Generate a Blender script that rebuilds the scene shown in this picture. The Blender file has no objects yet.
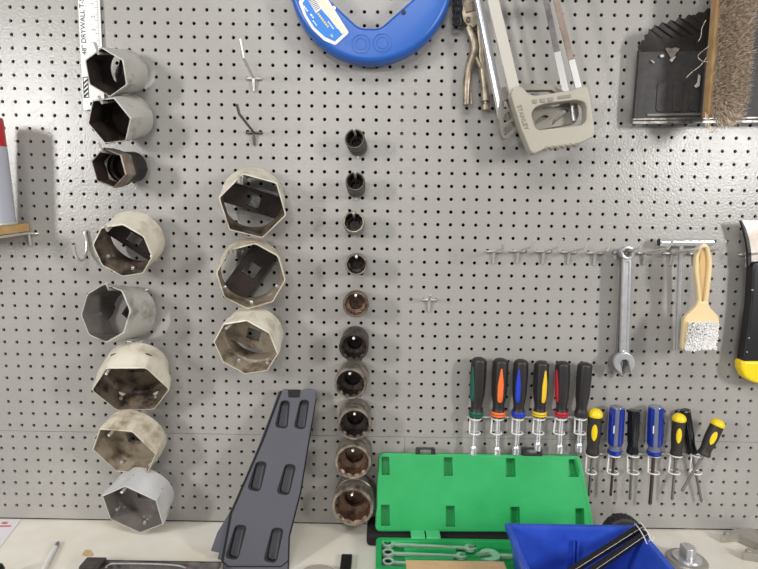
import bpy, bmesh, math, random
import numpy as np
from mathutils import Vector
random.seed(7); RNG = np.random.default_rng(7)
S = bpy.context.scene; COL = S.collection

# ------------------------------------------------------------------ camera
F = 560.0; W, Hh = 758, 569
PITCH = 0.0254; ZTOP = 41.25 * PITCH          # height of hole row 0 above the shelf deck
a_, b_, c_ = 0.1131, 0.0025, 0.0147
def _rot(a, b, c):
    ca, sa, cb, sb, cc, sc = math.cos(a), math.sin(a), math.cos(b), math.sin(b), math.cos(c), math.sin(c)
    Rx = np.array([[1, 0, 0], [0, ca, -sa], [0, sa, ca]]); Ry = np.array([[cb, 0, sb], [0, 1, 0], [-sb, 0, cb]])
    Rz = np.array([[cc, -sc, 0], [sc, cc, 0], [0, 0, 1]])
    return Rz @ Ry @ Rx
RM = _rot(a_, b_, c_) @ np.array([[1, 0, 0], [0, 0, -1], [0, 1, 0]])
CP = np.array([0.7243, -1.1336, -0.4006 + ZTOP])
cd = bpy.data.cameras.new('camera'); cd.sensor_width = 36; cd.sensor_fit = 'HORIZONTAL'; cd.lens = F / W * 36; cd.clip_start = 0.02
cam = bpy.data.objects.new('camera', cd); COL.objects.link(cam); S.camera = cam
M4 = np.eye(4); M4[:3, 0] = RM[0]; M4[:3, 1] = -RM[1]; M4[:3, 2] = -RM[2]; M4[:3, 3] = CP
import mathutils
cam.matrix_world = mathutils.Matrix(M4.tolist())

# ------------------------------------------------------------------ light
S.view_settings.view_transform = 'Standard'; S.view_settings.look = 'None'
S.view_settings.gamma = 1; S.view_settings.use_curve_mapping = False
S.view_settings.exposure = 0.0
wd = bpy.data.worlds.new('shop_air'); S.world = wd; wd.use_nodes = True
wd.node_tree.nodes['Background'].inputs[0].default_value = (0.93, 0.97, 1.0, 1)
wd.node_tree.nodes['Background'].inputs[1].default_value = 0.26
def area(name, loc, target, sx, sy, power, col=(1, 1, 1)):
    l = bpy.data.lights.new(name, 'AREA'); l.shape = 'RECTANGLE'; l.size = sx; l.size_y = sy; l.energy = power; l.color = col
    o = bpy.data.objects.new(name, l); COL.objects.link(o); o.location = loc
    d = Vector(target) - Vector(loc); o.rotation_euler = d.to_track_quat('-Z', 'Y').to_euler()
    return o
area('ceiling_tube_left', (-1.05, -1.75, 1.1), (0.6, 0, 0.2), 0.2, 0.55, 29, (1, .985, .97))
area('ceiling_tube_right', (2.45, -1.75, 1.1), (0.8, 0, 0.2), 0.2, 0.55, 29, (1, .985, .97))
area('ceiling_panel_behind', (0.65, -1.6, 1.9), (0.7, -.35, -0.2), 1.3, 0.4, 17, (1, .99, .97))
area('ceiling_lamp', (0.27, -3.2, 1.30), (0.6, 0, 0.3), 0.22, 0.18, 8, (1, .98, .95))
area('ceiling_lamp', (0.50, -3.4, 1.25), (1.2, 0, 0.3), 0.5, 0.10, 5, (1, .98, .95))

# ------------------------------------------------------------------ projection helpers: where a sight line meets the wall's or the shelf's planes
def ray(px, py):
    d = RM.T @ np.array([(px - W / 2) / F, (py - Hh / 2) / F, 1.0]); return d
def at(px, py, D=0.0):
    d = ray(px, py); t = (-D - CP[1]) / d[1]; return CP + t * d
def flat(px, py, h=0.0):
    d = ray(px, py); t = (h - CP[2]) / d[2]; return CP + t * d
def onplane(px, py, o, n):
    d = ray(px, py); t = np.dot(np.array(o) - CP, n) / np.dot(d, n); return CP + t * d
def mpp(P): return float((RM @ (np.array(P) - CP))[2]) / F     # metres per pixel at P
def nrm(v): v = np.array(v, float); return v / np.linalg.norm(v)
UP = np.array([0, 0, 1.0]); OUT = np.array([0, -1.0, 0]); RT = np.array([1.0, 0, 0])

# ------------------------------------------------------------------ materials
def s2l(c):
    return tuple(((x / 255) / 12.92 if x / 255 <= .04045 else ((x / 255 + .055) / 1.055) ** 2.4) for x in c)
MATS = {}
def mat(name, rgb, rough=.5, metal=0., var=.0, vscale=30., rgb2=None, thr=None, bump=0., bscale=200., spec=.5, trans=0., coat=0.):
    if name in MATS: return MATS[name]
    m = bpy.data.materials.new(name); m.use_nodes = True; nt = m.node_tree; b = nt.nodes['Principled BSDF']
    c = s2l(rgb); b.inputs['Base Color'].default_value = (*c, 1); b.inputs['Roughness'].default_value = rough
    b.inputs['Metallic'].default_value = metal; b.inputs['Specular IOR Level'].default_value = spec
    b.inputs['Transmission Weight'].default_value = trans; b.inputs['Coat Weight'].default_value = coat
    tc = nt.nodes.new('ShaderNodeTexCoord')
    if var or rgb2:
        n = nt.nodes.new('ShaderNodeTexNoise'); n.inputs['Scale'].default_value = vscale; n.inputs['Detail'].default_value = 6; n.inputs['Roughness'].default_value = .6
        nt.links.new(tc.outputs['Object'], n.inputs['Vector'])
        r = nt.nodes.new('ShaderNodeValToRGB'); lo, hi = thr or (.35, .65)
        r.color_ramp.elements[0].position = lo; r.color_ramp.elements[1].position = hi
        c2 = s2l(rgb2) if rgb2 else tuple(x * (1 - var) for x in c)
        r.color_ramp.elements[0].color = (*c2, 1); r.color_ramp.elements[1].color = (*c, 1)
        nt.links.new(n.outputs['Fac'], r.inputs['Fac']); nt.links.new(r.outputs['Color'], b.inputs['Base Color'])
    if bump:
        n2 = nt.nodes.new('ShaderNodeTexNoise'); n2.inputs['Scale'].default_value = bscale; n2.inputs['Detail'].default_value = 3
        nt.links.new(tc.outputs['Object'], n2.inputs['Vector'])
        bp = nt.nodes.new('ShaderNodeBump'); bp.inputs['Strength'].default_value = bump; bp.inputs['Distance'].default_value = .002
        nt.links.new(n2.outputs['Fac'], bp.inputs['Height']); nt.links.new(bp.outputs['Normal'], b.inputs['Normal'])
    MATS[name] = m; return m
m_wall = mat('grey_pegboard_paint', (160, 156, 151), .27, var=.08, vscale=5, bump=.28, bscale=230, spec=.5)
m_dark = mat('dark_void', (14, 12, 11), .95)
m_post = mat('tan_steel_post', (150, 118, 96), .6, var=.3, vscale=60)
m_deck = mat('cream_deck_enamel', (234, 229, 218), .3, rgb2=(218, 210, 192), vscale=6, thr=(.3, .6))
m_zinc = mat('zinc_wire', (216, 212, 204), .3, .6)
m_steel = mat('worn_steel', (206, 205, 206), .3, .6, var=.2, vscale=60)
m_chrome = mat('chrome', (226, 226, 228), .2, .7)
m_sock = [mat('socket_cream', (216, 209, 192), .38, .05, rgb2=(172, 158, 136), vscale=22, thr=(.28, .52)),
          mat('socket_tan', (206, 196, 176), .42, .05, rgb2=(138, 120, 98), vscale=24, thr=(.30, .50)),
          mat('socket_silver', (204, 203, 202), .34, .15, var=.12, vscale=20),
          mat('socket_black', (40, 37, 36), .42, .4, rgb2=(78, 66, 58), vscale=35, thr=(.25, .45)),
          mat('socket_grey', (186, 183, 176), .42, .15, rgb2=(128, 120, 108), vscale=24, thr=(.3, .5))]
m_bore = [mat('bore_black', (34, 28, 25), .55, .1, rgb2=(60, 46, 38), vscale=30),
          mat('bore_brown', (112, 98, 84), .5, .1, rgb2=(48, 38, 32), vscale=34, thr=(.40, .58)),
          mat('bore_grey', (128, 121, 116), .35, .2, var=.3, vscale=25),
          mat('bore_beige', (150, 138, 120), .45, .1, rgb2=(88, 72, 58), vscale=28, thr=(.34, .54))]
m_imp = [mat('impact_dark', (92, 84, 78), .42, .6, rgb2=(58, 50, 46), vscale=60),
         mat('impact_grey', (158, 148, 136), .4, .6, rgb2=(92, 80, 70), vscale=55, thr=(.35, .6)),
         mat('impact_brown', (134, 114, 98), .42, .6, rgb2=(80, 62, 52), vscale=55, thr=(.35, .6))]
m_impb = mat('impact_bore', (70, 60, 54), .38, .6, rgb2=(34, 28, 26), vscale=50, thr=(.35, .6))
m_impbb = mat('impact_bore_brown', (122, 98, 80), .4, .6, rgb2=(64, 48, 40), vscale=50, thr=(.35, .6))
m_blue = mat('blue_plastic', (36, 92, 176), .34, bump=.05, bscale=150)
m_bin = mat('blue_bin_plastic', (38, 68, 172), .36, rgb2=(52, 86, 190), vscale=14)
m_green = mat('green_plastic', (36, 156, 84), .38, rgb2=(50, 170, 98), vscale=9, bump=.05, bscale=300)
m_green2 = mat('green_hinge_plastic', (86, 196, 130), .4)
m_black = mat('black_plastic', (26, 25, 27), .36, bump=.04)
m_rubber = mat('black_rubber', (40, 38, 38), .6, var=.3, vscale=80)
m_yellow = mat('yellow_plastic', (240, 208, 28), .35)
m_white = mat('white_paint', (226, 224, 220), .35)
m_red = mat('red_plastic', (190, 34, 42), .35)
m_can = mat('can_paint', (176, 178, 188), .28, .0)
m_wood = mat('pine_board', (214, 178, 122), .55, rgb2=(186, 146, 92), vscale=18)
m_ramp = mat('grey_ramp_plastic', (72, 71, 80), .45, var=.1, vscale=12)
m_rampd = mat('flat_near_black', (10, 10, 11), .75)
m_saw = mat('saw_handle_paint', (168, 161, 147), .4, .0, var=.06, vscale=20)
m_saw2 = mat('saw_handle_alloy', (146, 139, 129), .36, .3, var=.1, vscale=30)
m_rust = mat('saw_blade_brown', (120, 102, 90), .42, .3, rgb2=(146, 132, 122), vscale=28)
m_blade = mat('bare_blade_steel', (224, 222, 220), .3, .5)
m_nick = mat('tarnished_nickel', (166, 155, 136), .36, .5, rgb2=(104, 92, 76), vscale=45)
m_pan = mat('worn_black_pan', (38, 36, 35), .6, rgb2=(58, 54, 52), vscale=55, thr=(.30, .7))
m_brist = mat('horsehair_bristle', (232, 216, 196), .7, rgb2=(128, 106, 88), vscale=170, thr=(.34, .60))
m_bwood = mat('brush_block_wood', (186, 154, 110), .55, rgb2=(160, 126, 86), vscale=20)
m_beige = mat('beige_brush_plastic', (222, 198, 152), .4)
m_beige2 = mat('tan_brush_plastic', (200, 164, 108), .45)
m_nylon = mat('white_nylon', (255, 253, 251), .5)
m_card = mat('cardboard', (206, 172, 128), .8, var=.1, vscale=50)
m_paper = mat('paper', (226, 222, 224), .7)
m_pink = mat('pink_print', (196, 120, 132), .7)
m_ink = mat('black_ink', (40, 40, 42), .6)
m_cyan = mat('label_blue', (20, 118, 206), .4)
m_stain = mat('rust_stain', (190, 150, 104), .6, rgb2=(205, 186, 150), vscale=60)
m_acry = mat('blue_acetate', (26, 48, 150), .18, spec=.6, trans=.15)
m_clear = mat('clear_acetate', (140, 146, 172), .15, trans=.5)
m_gsteel = mat('grey_shaft_steel', (128, 124, 122), .38, .6)
m_dsteel = mat('dark_steel_shaft', (92, 78, 76), .4, .7)
m_alum = mat('cast_aluminium', (168, 162, 152), .42, .4, var=.12, vscale=40)
COLS = {'green': mat('stripe_green', (16, 92, 74), .4), 'orange': mat('stripe_orange', (240, 116, 52), .4), 'blue': mat('stripe_blue', (34, 64, 190), .4),
        'yellow': mat('stripe_yellow', (236, 196, 44), .4), 'red': mat('stripe_red', (190, 34, 52), .4), 'black': m_black}

# ------------------------------------------------------------------ object helpers
ORG = {}
def tag(o, label, cat, group=None, kind=None):
    if label: o['label'] = label
    if cat: o['category'] = cat
    if group: o['group'] = group
    if kind: o['kind'] = kind
    return o
def thing(name, label, cat, loc, group=None):
    o = bpy.data.objects.new(name, None); o.empty_display_size = .02; COL.objects.link(o)
    o.location = [float(x) for x in loc]; ORG[o] = np.array(loc, float); return tag(o, label, cat, group)
def obj(name, geo, m, parent=None, ang=38, label=None, kind=None, org=None):
    """geo: list of (verts, faces[, matindex]); m: material or list -> ONE mesh object"""
    if isinstance(geo, tuple): geo = [geo]
    V, Fc, MI = [], [], []; n = 0
    for g in geo:
        v, f = np.asarray(g[0], float), g[1]; V.append(v); mi = g[2] if len(g) > 2 else 0
        for q in f: Fc.append([int(i) + n for i in q]); MI.append(mi)
        n += len(v)
    V = np.vstack(V); o0 = ORG[parent] if parent is not None else (np.array(org, float) if org is not None else np.array([V[:, 0].mean(), V[:, 1].mean(), V[:, 2].min()]))
    me = bpy.data.meshes.new(name); me.from_pydata((V - o0).tolist(), [], Fc)
    for mm in (m if isinstance(m, list) else [m]): me.materials.append(mm)
    if any(MI): me.polygons.foreach_set('material_index', MI)
    bm = bmesh.new(); bm.from_mesh(me); bmesh.ops.recalc_face_normals(bm, faces=bm.faces); bm.to_mesh(me); bm.free()
    me.shade_smooth(); me.set_sharp_from_angle(angle=math.radians(ang)); me.update()
    o = bpy.data.objects.new(name, me); COL.objects.link(o); ORG[o] = o0
    wn = o.modifiers.new('weighted_normal', 'WEIGHTED_NORMAL'); wn.keep_sharp = True; wn.weight = 80
    if parent is not None: o.parent = parent
    else: o.location = o0.tolist()
    if label: o['label'] = label
    if kind: o['kind'] = kind
    return o
def basis(a):
    """side (screen right when a points at the viewer) and up, across axis a"""
    a = nrm(a); u = UP - a * np.dot(UP, a)
    if np.linalg.norm(u) < .15: u = OUT - a * np.dot(OUT, a)
    u = nrm(u); return np.cross(u, a), u
def loft(loops, cap0=True, cap1=True, closed=False):
    n = len(loops[0]); V = np.vstack(loops); Fc = []; L = len(loops)
    for k in range(L if closed else L - 1):
        k2 = (k + 1) % L
        for i in range(n):
            j = (i + 1) % n; Fc.append((k * n + i, k * n + j, k2 * n + j, k2 * n + i))
    if not closed:
        if cap0: Fc.append(tuple(range(n))[::-1])
        if cap1: Fc.append(tuple(range((L - 1) * n, L * n)))
    return V, Fc
def tube(path, r, n=10, cap=True):
    P = [np.array(p, float) for p in path]; L = len(P); rr = r if hasattr(r, '__len__') else [r] * L
    T = [nrm(P[min(i + 1, L - 1)] - P[max(i - 1, 0)]) for i in range(L)]
    ref = np.array([0.31, 0.2, 0.93]) if abs(np.dot(T[0], [.31, .2, .93])) < .9 else RT
    s = nrm(np.cross(T[0], ref)); loops = []
    for i in range(L):
        s = nrm(s - T[i] * np.dot(s, T[i])); u = np.cross(T[i], s)
        k = 1.
        if 0 < i < L - 1: k = 1 / max(.6, math.sqrt((1 + np.dot(nrm(P[i] - P[i - 1]), nrm(P[i + 1] - P[i]))) / 2))
        loops.append(np.array([P[i] + rr[i] * (math.cos(t) * s + math.sin(t) * u) for t in np.arange(n) * 2 * math.pi / n]))
    return loft(loops, cap, cap)
def smooth_path(P, k=6):
    P = [np.array(p, float) for p in P]; Q = [2 * P[0] - P[1]] + P + [2 * P[-1] - P[-2]]; out = []
    for i in range(1, len(Q) - 2):
        for j in range(k):
            t = j / k; p0, p1, p2, p3 = Q[i - 1:i + 3]
            out.append(.5 * ((2 * p1) + (-p0 + p2) * t + (2 * p0 - 5 * p1 + 4 * p2 - p3) * t * t + (-p0 + 3 * p1 - 3 * p2 + p3) * t ** 3))
    out.append(P[-1]); return out
def lathe(p0, p1, prof, n=28, flute=None, cap=True):
    """prof: (fraction along p0->p1, radius[, flute depth])"""
    p0, p1 = np.array(p0, float), np.array(p1, float); a = nrm(p1 - p0)
    v = OUT - a * np.dot(OUT, a)
    if np.linalg.norm(v) < .2: v = UP - a * np.dot(UP, a)
    v = nrm(v); s = np.cross(v, a); th = np.arange(n) * 2 * math.pi / n; loops = []
    for q in prof:
        f = q[2] if len(q) > 2 else 0; c = p0 + (p1 - p0) * q[0]
        rr = q[1] * (1 - f * (.5 + .5 * np.cos(th * (flute or 6))))
        loops.append(c + (rr * np.cos(th))[:, None] * v + (rr * np.sin(th))[:, None] * s)
    return loft(loops, cap, cap)
def lathe_patch(p0, p1, prof, th0, hw, t0, t1, off, nt=14, nw=6, taper=True):
    p0, p1 = np.array(p0, float), np.array(p1, float); a = nrm(p1 - p0); v = nrm(OUT - a * np.dot(OUT, a)); s = np.cross(v, a)
    ts = [q[0] for q in prof]; rs = [q[1] for q in prof]; V = []; Fc = []
    for lay in (off, -off):
        for i in range(nt + 1):
            u = i / nt; t = t0 + (t1 - t0) * u; r = np.interp(t, ts, rs) + lay
            w = hw * (math.sqrt(max(.02, 1 - (2 * u - 1) ** 2)) if taper == True else (min(1, (.25 + 1.6 * u)) * (1 if u < .93 else .7) if taper == 'drop' else 1))
            for j in range(nw + 1):
                th = th0 + w * (2 * j / nw - 1); rr = r if 0 < j < nw else r - abs(off) * .8
                V.append(p0 + (p1 - p0) * t + rr * (math.cos(th) * v + math.sin(th) * s))
    m = (nt + 1) * (nw + 1)
    for i in range(nt):
        for j in range(nw):
            q = i * (nw + 1) + j; Fc += [(q, q + 1, q + nw + 2, q + nw + 1), (m + q, m + q + nw + 1, m + q + nw + 2, m + q + 1)]
    def wall(q, r): Fc.append((q, r, m + r, m + q))
    for i in range(nt): wall(i * (nw + 1), (i + 1) * (nw + 1)); wall(i * (nw + 1) + nw, (i + 1) * (nw + 1) + nw)
    for j in range(nw): wall(j, j + 1); wall(nt * (nw + 1) + j, nt * (nw + 1) + j + 1)
    return np.array(V), Fc
def box(lo, hi):
    x0, y0, z0 = lo; x1, y1, z1 = hi
    V = [(x0, y0, z0), (x1, y0, z0), (x1, y1, z0), (x0, y1, z0), (x0, y0, z1), (x1, y0, z1), (x1, y1, z1), (x0, y1, z1)]
    return np.array(V, float), [(0, 3, 2, 1), (4, 5, 6, 7), (0, 1, 5, 4), (1, 2, 6, 5), (2, 3, 7, 6), (3, 0, 4, 7)]
def bbox(lo, hi, b=.002, seg=2):
    bm = bmesh.new(); v, f = box(lo, hi); vs = [bm.verts.new(p) for p in v]; [bm.faces.new([vs[i] for i in q]) for q in f]
    bmesh.ops.bevel(bm, geom=list(bm.edges), offset=b, segments=seg, profile=.5, affect='EDGES'); return frombm(bm)
def frombm(bm):
    bm.verts.index_update(); V = np.array([v.co[:] for v in bm.verts]); Fc = [[v.index for v in f.verts] for f in bm.faces]; bm.free(); return V, Fc
def bar(p0, p1, w, t, wdir, b=.001):
    """rectangular bar p0->p1, width w along wdir, thickness t"""
    p0, p1 = np.array(p0, float), np.array(p1, float); a = nrm(p1 - p0); wd_ = nrm(np.array(wdir) - a * np.dot(wdir, a)); td = np.cross(a, wd_)
    v, f = bbox((-w / 2, -t / 2, 0), (w / 2, t / 2, np.linalg.norm(p1 - p0)), min(b, w / 4, t / 4))
    return p0 + v[:, :1] * wd_ + v[:, 1:2] * td + v[:, 2:] * a, f
def plate(outer, holes, t, bev=.0, o=(0, 0, 0), ux=RT, uy=UP, n=OUT):
    """outline with holes in plane coordinates (metres); extruded +-t/2 along n about o"""
    cu = bpy.data.curves.new('tmp', 'CURVE'); cu.dimensions = '2D'; cu.fill_mode = 'BOTH'
    area2 = lambda P_: sum(P_[i - 1][0] * P_[i][1] - P_[i][0] * P_[i - 1][1] for i in range(len(P_)))
    loops_ = [outer if area2(outer) > 0 else outer[::-1]] + [h if area2(h) < 0 else h[::-1] for h in holes]
    for pts in loops_:
        sp = cu.splines.new('POLY'); sp.points.add(len(pts) - 1); sp.use_cyclic_u = True
        for q, p in zip(sp.points, pts): q.co = (p[0], p[1], 0, 1)
    cu.extrude = max(0, t / 2 - bev); cu.bevel_depth = bev; cu.bevel_resolution = 1; cu.offset = -bev
    ob = bpy.data.objects.new('tmp', cu); COL.objects.link(ob)
    dg = bpy.context.evaluated_depsgraph_get(); me = ob.evaluated_get(dg).to_mesh()
    V = np.array([v.co[:] for v in me.vertices]); Fc = [list(p.vertices) for p in me.polygons]
    ob.evaluated_get(dg).to_mesh_clear(); bpy.data.objects.remove(ob); bpy.data.curves.remove(cu)
    return merge(np.array(o) + V[:, :1] * np.array(ux) + V[:, 1:2] * np.array(uy) + V[:, 2:] * np.array(n), Fc)
def merge(V, Fc):
    bm = bmesh.new(); vs = [bm.verts.new(p) for p in V]
    for q in Fc:
        try: bm.faces.new([vs[i] for i in q])
        except ValueError: pass
    bmesh.ops.remove_doubles(bm, verts=bm.verts, dist=1e-6); return frombm(bm)
def pplate(px_out, px_holes, t, D, bev=.0):
    """plate parallel to the wall, its middle D in front of it"""
    f = lambda P: [(q[0], q[2]) for q in (at(x, y, D) for x, y in P)]
    return plate(f(px_out), [f(h) for h in px_holes], t, bev, o=(0, -D, 0))
def text(body, size, o, ux, uy, n, t=.0006, align='CENTER'):
    cu = bpy.data.curves.new('tmp', 'FONT'); cu.body = body; cu.size = size; cu.extrude = t / 2; cu.align_x = align; cu.align_y = 'CENTER'
    ob = bpy.data.objects.new('tmp', cu); COL.objects.link(ob); dg = bpy.context.evaluated_depsgraph_get(); me = ob.evaluated_get(dg).to_mesh()
    V = np.array([v.co[:] for v in me.vertices]); Fc = [list(p.vertices) for p in me.polygons]
    ob.evaluated_get(dg).to_mesh_clear(); bpy.data.objects.remove(ob); bpy.data.curves.remove(cu)
    return np.array(o) + V[:, :1] * np.array(ux) + V[:, 1:2] * np.array(uy) + V[:, 2:] * np.array(n), Fc
def rounded(P, r, k=4):
    """round the corners of a polygon"""
    out = []; n = len(P)
    for i in range(n):
        p, a, b = np.array(P[i], float), np.array(P[i - 1], float), np.array(P[(i + 1) % n], float)
        ra = min(r, .45 * np.linalg.norm(a - p), .45 * np.linalg.norm(b - p)); A = p + nrm(a - p) * ra; B = p + nrm(b - p) * ra
        for j in range(k + 1):
            t = j / k; out.append(tuple((1 - t) ** 2 * A + 2 * t * (1 - t) * p + t * t * B))
    return out
def circ(c, r, n=24, ph=0): return [(c[0] + r * math.cos(ph + t), c[1] + r * math.sin(ph + t)) for t in np.arange(n) * 2 * math.pi / n]

# ------------------------------------------------------------------ setting
def pegboard(name, x0, x1, z0, z1, hx0, hz0, r=.0036, th=.005):
    """board with real 1/4 inch holes on a 1 inch grid"""
    xs = [x for x in (hx0 + PITCH * np.arange(-80, 120)) if x0 + .006 < x < x1 - .006]; zs = [z for z in (hz0 + PITCH * np.arange(-80, 80)) if z0 + .006 < z < z1 - .006]
    bx = [x0] + [(p + q) / 2 for p, q in zip(xs, xs[1:])] + [x1]; bz = [z0] + [(p + q) / 2 for p, q in zip(zs, zs[1:])] + [z1]
    V, Fc = [], []; ang = np.arange(8) * math.pi / 4
    for i, x in enumerate(xs):
        for k, z in enumerate(zs):
            a, b, c, d = bx[i], bx[i + 1], bz[k], bz[k + 1]; n = len(V)
            V += [(b, 0, z), (b, 0, d), (x, 0, d), (a, 0, d), (a, 0, z), (a, 0, c), (x, 0, c), (b, 0, c)]
            V += [(x + r * math.cos(t), 0, z + r * math.sin(t)) for t in ang]; V += [(x + r * math.cos(t), th, z + r * math.sin(t)) for t in ang]
            for q in range(8):
                w = (q + 1) % 8; Fc += [(n + q, n + w, n + 8 + w, n + 8 + q), (n + 8 + q, n + 8 + w, n + 16 + w, n + 16 + q)]
    bm = bmesh.new(); vs = [bm.verts.new(p) for p in V]; [bm.faces.new([vs[i] for i in q]) for q in Fc]
    bmesh.ops.remove_doubles(bm, verts=bm.verts, dist=1e-5); bm.normal_update()
    ge = [e for e in bm.edges if len(e.link_faces) == 1 and all(abs(v.co.y) < 1e-6 for v in e.verts)]   # panel rim gets its thickness
    ex = bmesh.ops.extrude_edge_only(bm, edges=ge)
    for v in [q for q in ex['geom'] if isinstance(q, bmesh.types.BMVert)]: v.co.y += th
    g = frombm(bm); return obj(name, g, m_wall, ang=30, kind='structure', org=(x0, 0, z0))
zs = ZTOP - 33.5 * PITCH
pegboard('wall_back', -.16, 68.5 * PITCH, zs + .0004, ZTOP + 6 * PITCH, 0, ZTOP)
xs_ = 30.72 * PITCH
pegboard('wall_back_low', -.16, xs_ - .0003, .0035, zs - .0004, .18 * PITCH, ZTOP)
pegboard('wall_back_low', xs_ + .0003, 68.5 * PITCH, .0035, zs - .0004, .37 * PITCH, ZTOP)
obj('trim_1', box((29.55 * PITCH, .0062, -.1), (31.45 * PITCH, .04, ZTOP + .16)), m_post, kind='structure')
obj('trim_2', box((54.6 * PITCH, .0062, -.1), (55.45 * PITCH, .04, ZTOP + .16)), m_post, kind='structure')
obj('wall_rear', box((-.2, .05, -.1), (1.8, .06, ZTOP + .2)), m_dark, kind='structure')
deck = obj('shelf_deck', [bbox((-.16, -.62, -.03), (68.5 * PITCH, .004, 0), .002)], m_deck)
tag(deck, 'cream enamelled metal shelf running along the bottom of the pegboard', 'shelf')

# ------------------------------------------------------------------ hooks
def peg_hook(B, tip_path, label, group=None, stem=.024, r=.0026, barw=.0145, m=None, name='peg_hook'):
    """B: where it meets the board; tip_path: points of the prong after B"""
    B = np.array(B, float); B[1] = -.0045
    t = thing(name, label, 'hook', (B[0], 0, B[2]), group)
    x = barw
    obj('crossbar', tube([B + (-x, .012, 0), B + (-x, .0015, 0), B + (-x * .9, 0, 0), B + (x * .9, 0, 0), B + (x, .0015, 0), B + (x, .012, 0)], r * .95), m or m_zinc, t)
    pth = []
    if stem: pth += [B + (0, .0015, -stem), B + (0, -.001, -stem * .5)]
    pth += [B + (0, -.0025, -.002)] + [np.array(p, float) for p in tip_path]
    if stem: pth = [pth[0], pth[1], B + (0, -.0022, -.006), B + (0, -.0045, .0005)] + pth[3:]
    obj('prong', tube(pth, r), m or m_zinc, t); return t
def hook_px(b, bend, tip, label, group=None, D=None, **k):
    VPx = 381.3
    if D is None: D = 1.134 * (1 - (b[0] - VPx) / (bend[0] - VPx))
    return peg_hook(at(*b), [at(*bend, D), at(*tip, D + .006)], label, group, **k)

# ------------------------------------------------------------------ large polygon sockets
def rpoly(th, n, rot): return math.cos(math.pi / n) / math.cos(((th - rot) % (2 * math.pi / n)) - math.pi / n)
NS = 72; TH = np.arange(NS) * 2 * math.pi / NS
def socket(mouth, Dm, back, Db, Rpx, n, rot, rbpx, mo, mi, label, group, style='bar', bar_ang=0., bar_w=.45, pins=0, step=False, hk='zinc prong', th=.0034, hook_ang=90, tipup=.010):
    Mp, Bp = at(*mouth, Dm), at(*back, Db); a = nrm(Mp - Bp); L = np.linalg.norm(Mp - Bp); s, u = basis(a)
    R, rb = Rpx * mpp(Mp), rbpx * mpp(Bp); rot = math.radians(rot)
    poly = np.array([rpoly(t, n, rot) for t in TH]); dirs = np.cos(TH)[:, None] * s + np.sin(TH)[:, None] * u
    lp = lambda f, rr: Bp + a * (L * f) + np.asarray(rr)[:, None] * dirs
    one = np.ones(NS)
    outer = [lp(0, one * (rb - .002)), lp(.025, one * rb)]
    if step: outer += [lp(.50, one * rb), lp(.56, one * rb * .97 + .0), lp(.60, .97 * R * poly)]
    else: outer += [lp(.40, one * (rb * .5 + R * .50 * .955)), lp(.60, .5 * one * R * .955 + .5 * R * poly), lp(.80, R * poly)]
    outer += [lp(.985, R * poly), lp(1, (R - .0012) * poly)]
    Ri = (R - th) * poly
    inner = [lp(1, (R - th + .0008) * poly), lp(.985, Ri), lp(.45, Ri), lp(.40, one * min(rb - th, (R - th) * .93)), lp(0, one * (rb - th))]
    t = thing('axle_nut_socket', label, 'socket', Bp - u * rb, group)
    vi, fi = loft(inner, False, False); vb, fb = loft([outer[0], inner[-1]], False, False)
    if step:
        vo, fo = loft(outer[:4], False, False); vp, fp = loft(outer[3:] + inner[:1], False, False)
        obj('shell', [(vo, fo, 0), (vp, fp, 2), (vi, fi, 1), (vb, fb, 0)], [mo, mi, mat('bare_band', (150, 136, 122), .38, .5, rgb2=(84, 72, 64), vscale=40)], t, 32)
    else:
        vo, fo = loft(outer + inner[:1], False, False); obj('shell', [(vo, fo, 0), (vi, fi, 1), (vb, fb, 0)], [mo, mi], t, 32)
    # drive plate near the back
    rr = rb - th * .7; q = .24 * rr; ba = math.radians(bar_ang); cs = lambda x, y: (x * math.cos(ba) - y * math.sin(ba), x * math.sin(ba) + y * math.cos(ba))
    hole = [cs(x, y) for x, y in ((-q, -q), (q, -q), (q, q), (-q, q))]
    if style == 'bar':
        w = bar_w * rr; e = [math.asin(w / rr)]; e = e[0]; arc = [(rr * math.cos(x), rr * math.sin(x)) for x in np.linspace(-e, e, 7)] + [(-rr * math.cos(x), -rr * math.sin(x)) for x in np.linspace(-e, e, 7)]
        out = [cs(*p) for p in arc]
    else: out = circ((0, 0), rr, 32)
    if style != 'open': obj('drive_plate', plate(out, [hole], .008, .0008, o=Bp + a * .012, ux=s, uy=u, n=a), mi if (style != 'bar' or mo is m_sock[4] or bar_w > .5) else m_bore[0], t)
    for k in range(pins):
        an = math.radians(-90 + (k - (pins - 1) / 2) * 62); d = math.cos(an) * s + math.sin(an) * u
        rp = (R - th) * rpoly(an, n, rot); P = Bp + a * L * .62 + d * (rp + .001)
        obj('set_screw', lathe(P, P - d * .006, [(0, .0042), (.7, .004), (1, .0028)], 12), m_steel, t)
    # the peg hook it hangs on: the prong lies under the top of the shell
    ha = math.radians(hook_ang); hd = math.cos(ha) * s + math.sin(ha) * u
    i1 = Mp + a * .004 + hd * ((R - th) * rpoly(ha, n, rot) - .0035); i0 = Bp + a * .004 + hd * (rb - th - .0035)
    if hk: peg_hook(i0, [i0 + a * .012, i1, i1 + a * .007 + UP * tipup + hd * .002], hk, 'peg hooks behind the big axle nut sockets')
    return t
G1 = 'axle nut sockets in the left column'; G2 = 'axle nut sockets in the second column'
HK = 'wire peg hook whose tip shows inside the '
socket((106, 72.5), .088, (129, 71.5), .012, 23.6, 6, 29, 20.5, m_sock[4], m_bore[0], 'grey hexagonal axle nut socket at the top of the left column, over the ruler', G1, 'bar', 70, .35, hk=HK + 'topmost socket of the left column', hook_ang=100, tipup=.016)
socket((109.3, 121), .090, (134.5, 116.5), .012, 24.6, 6, 5, 20.6, m_sock[4], m_bore[0], 'grey hexagonal axle nut socket second in the left column, at the lower ruler end', G1, 'disc', 0, hk=HK + 'second socket of the left column', hook_ang=98)
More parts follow.
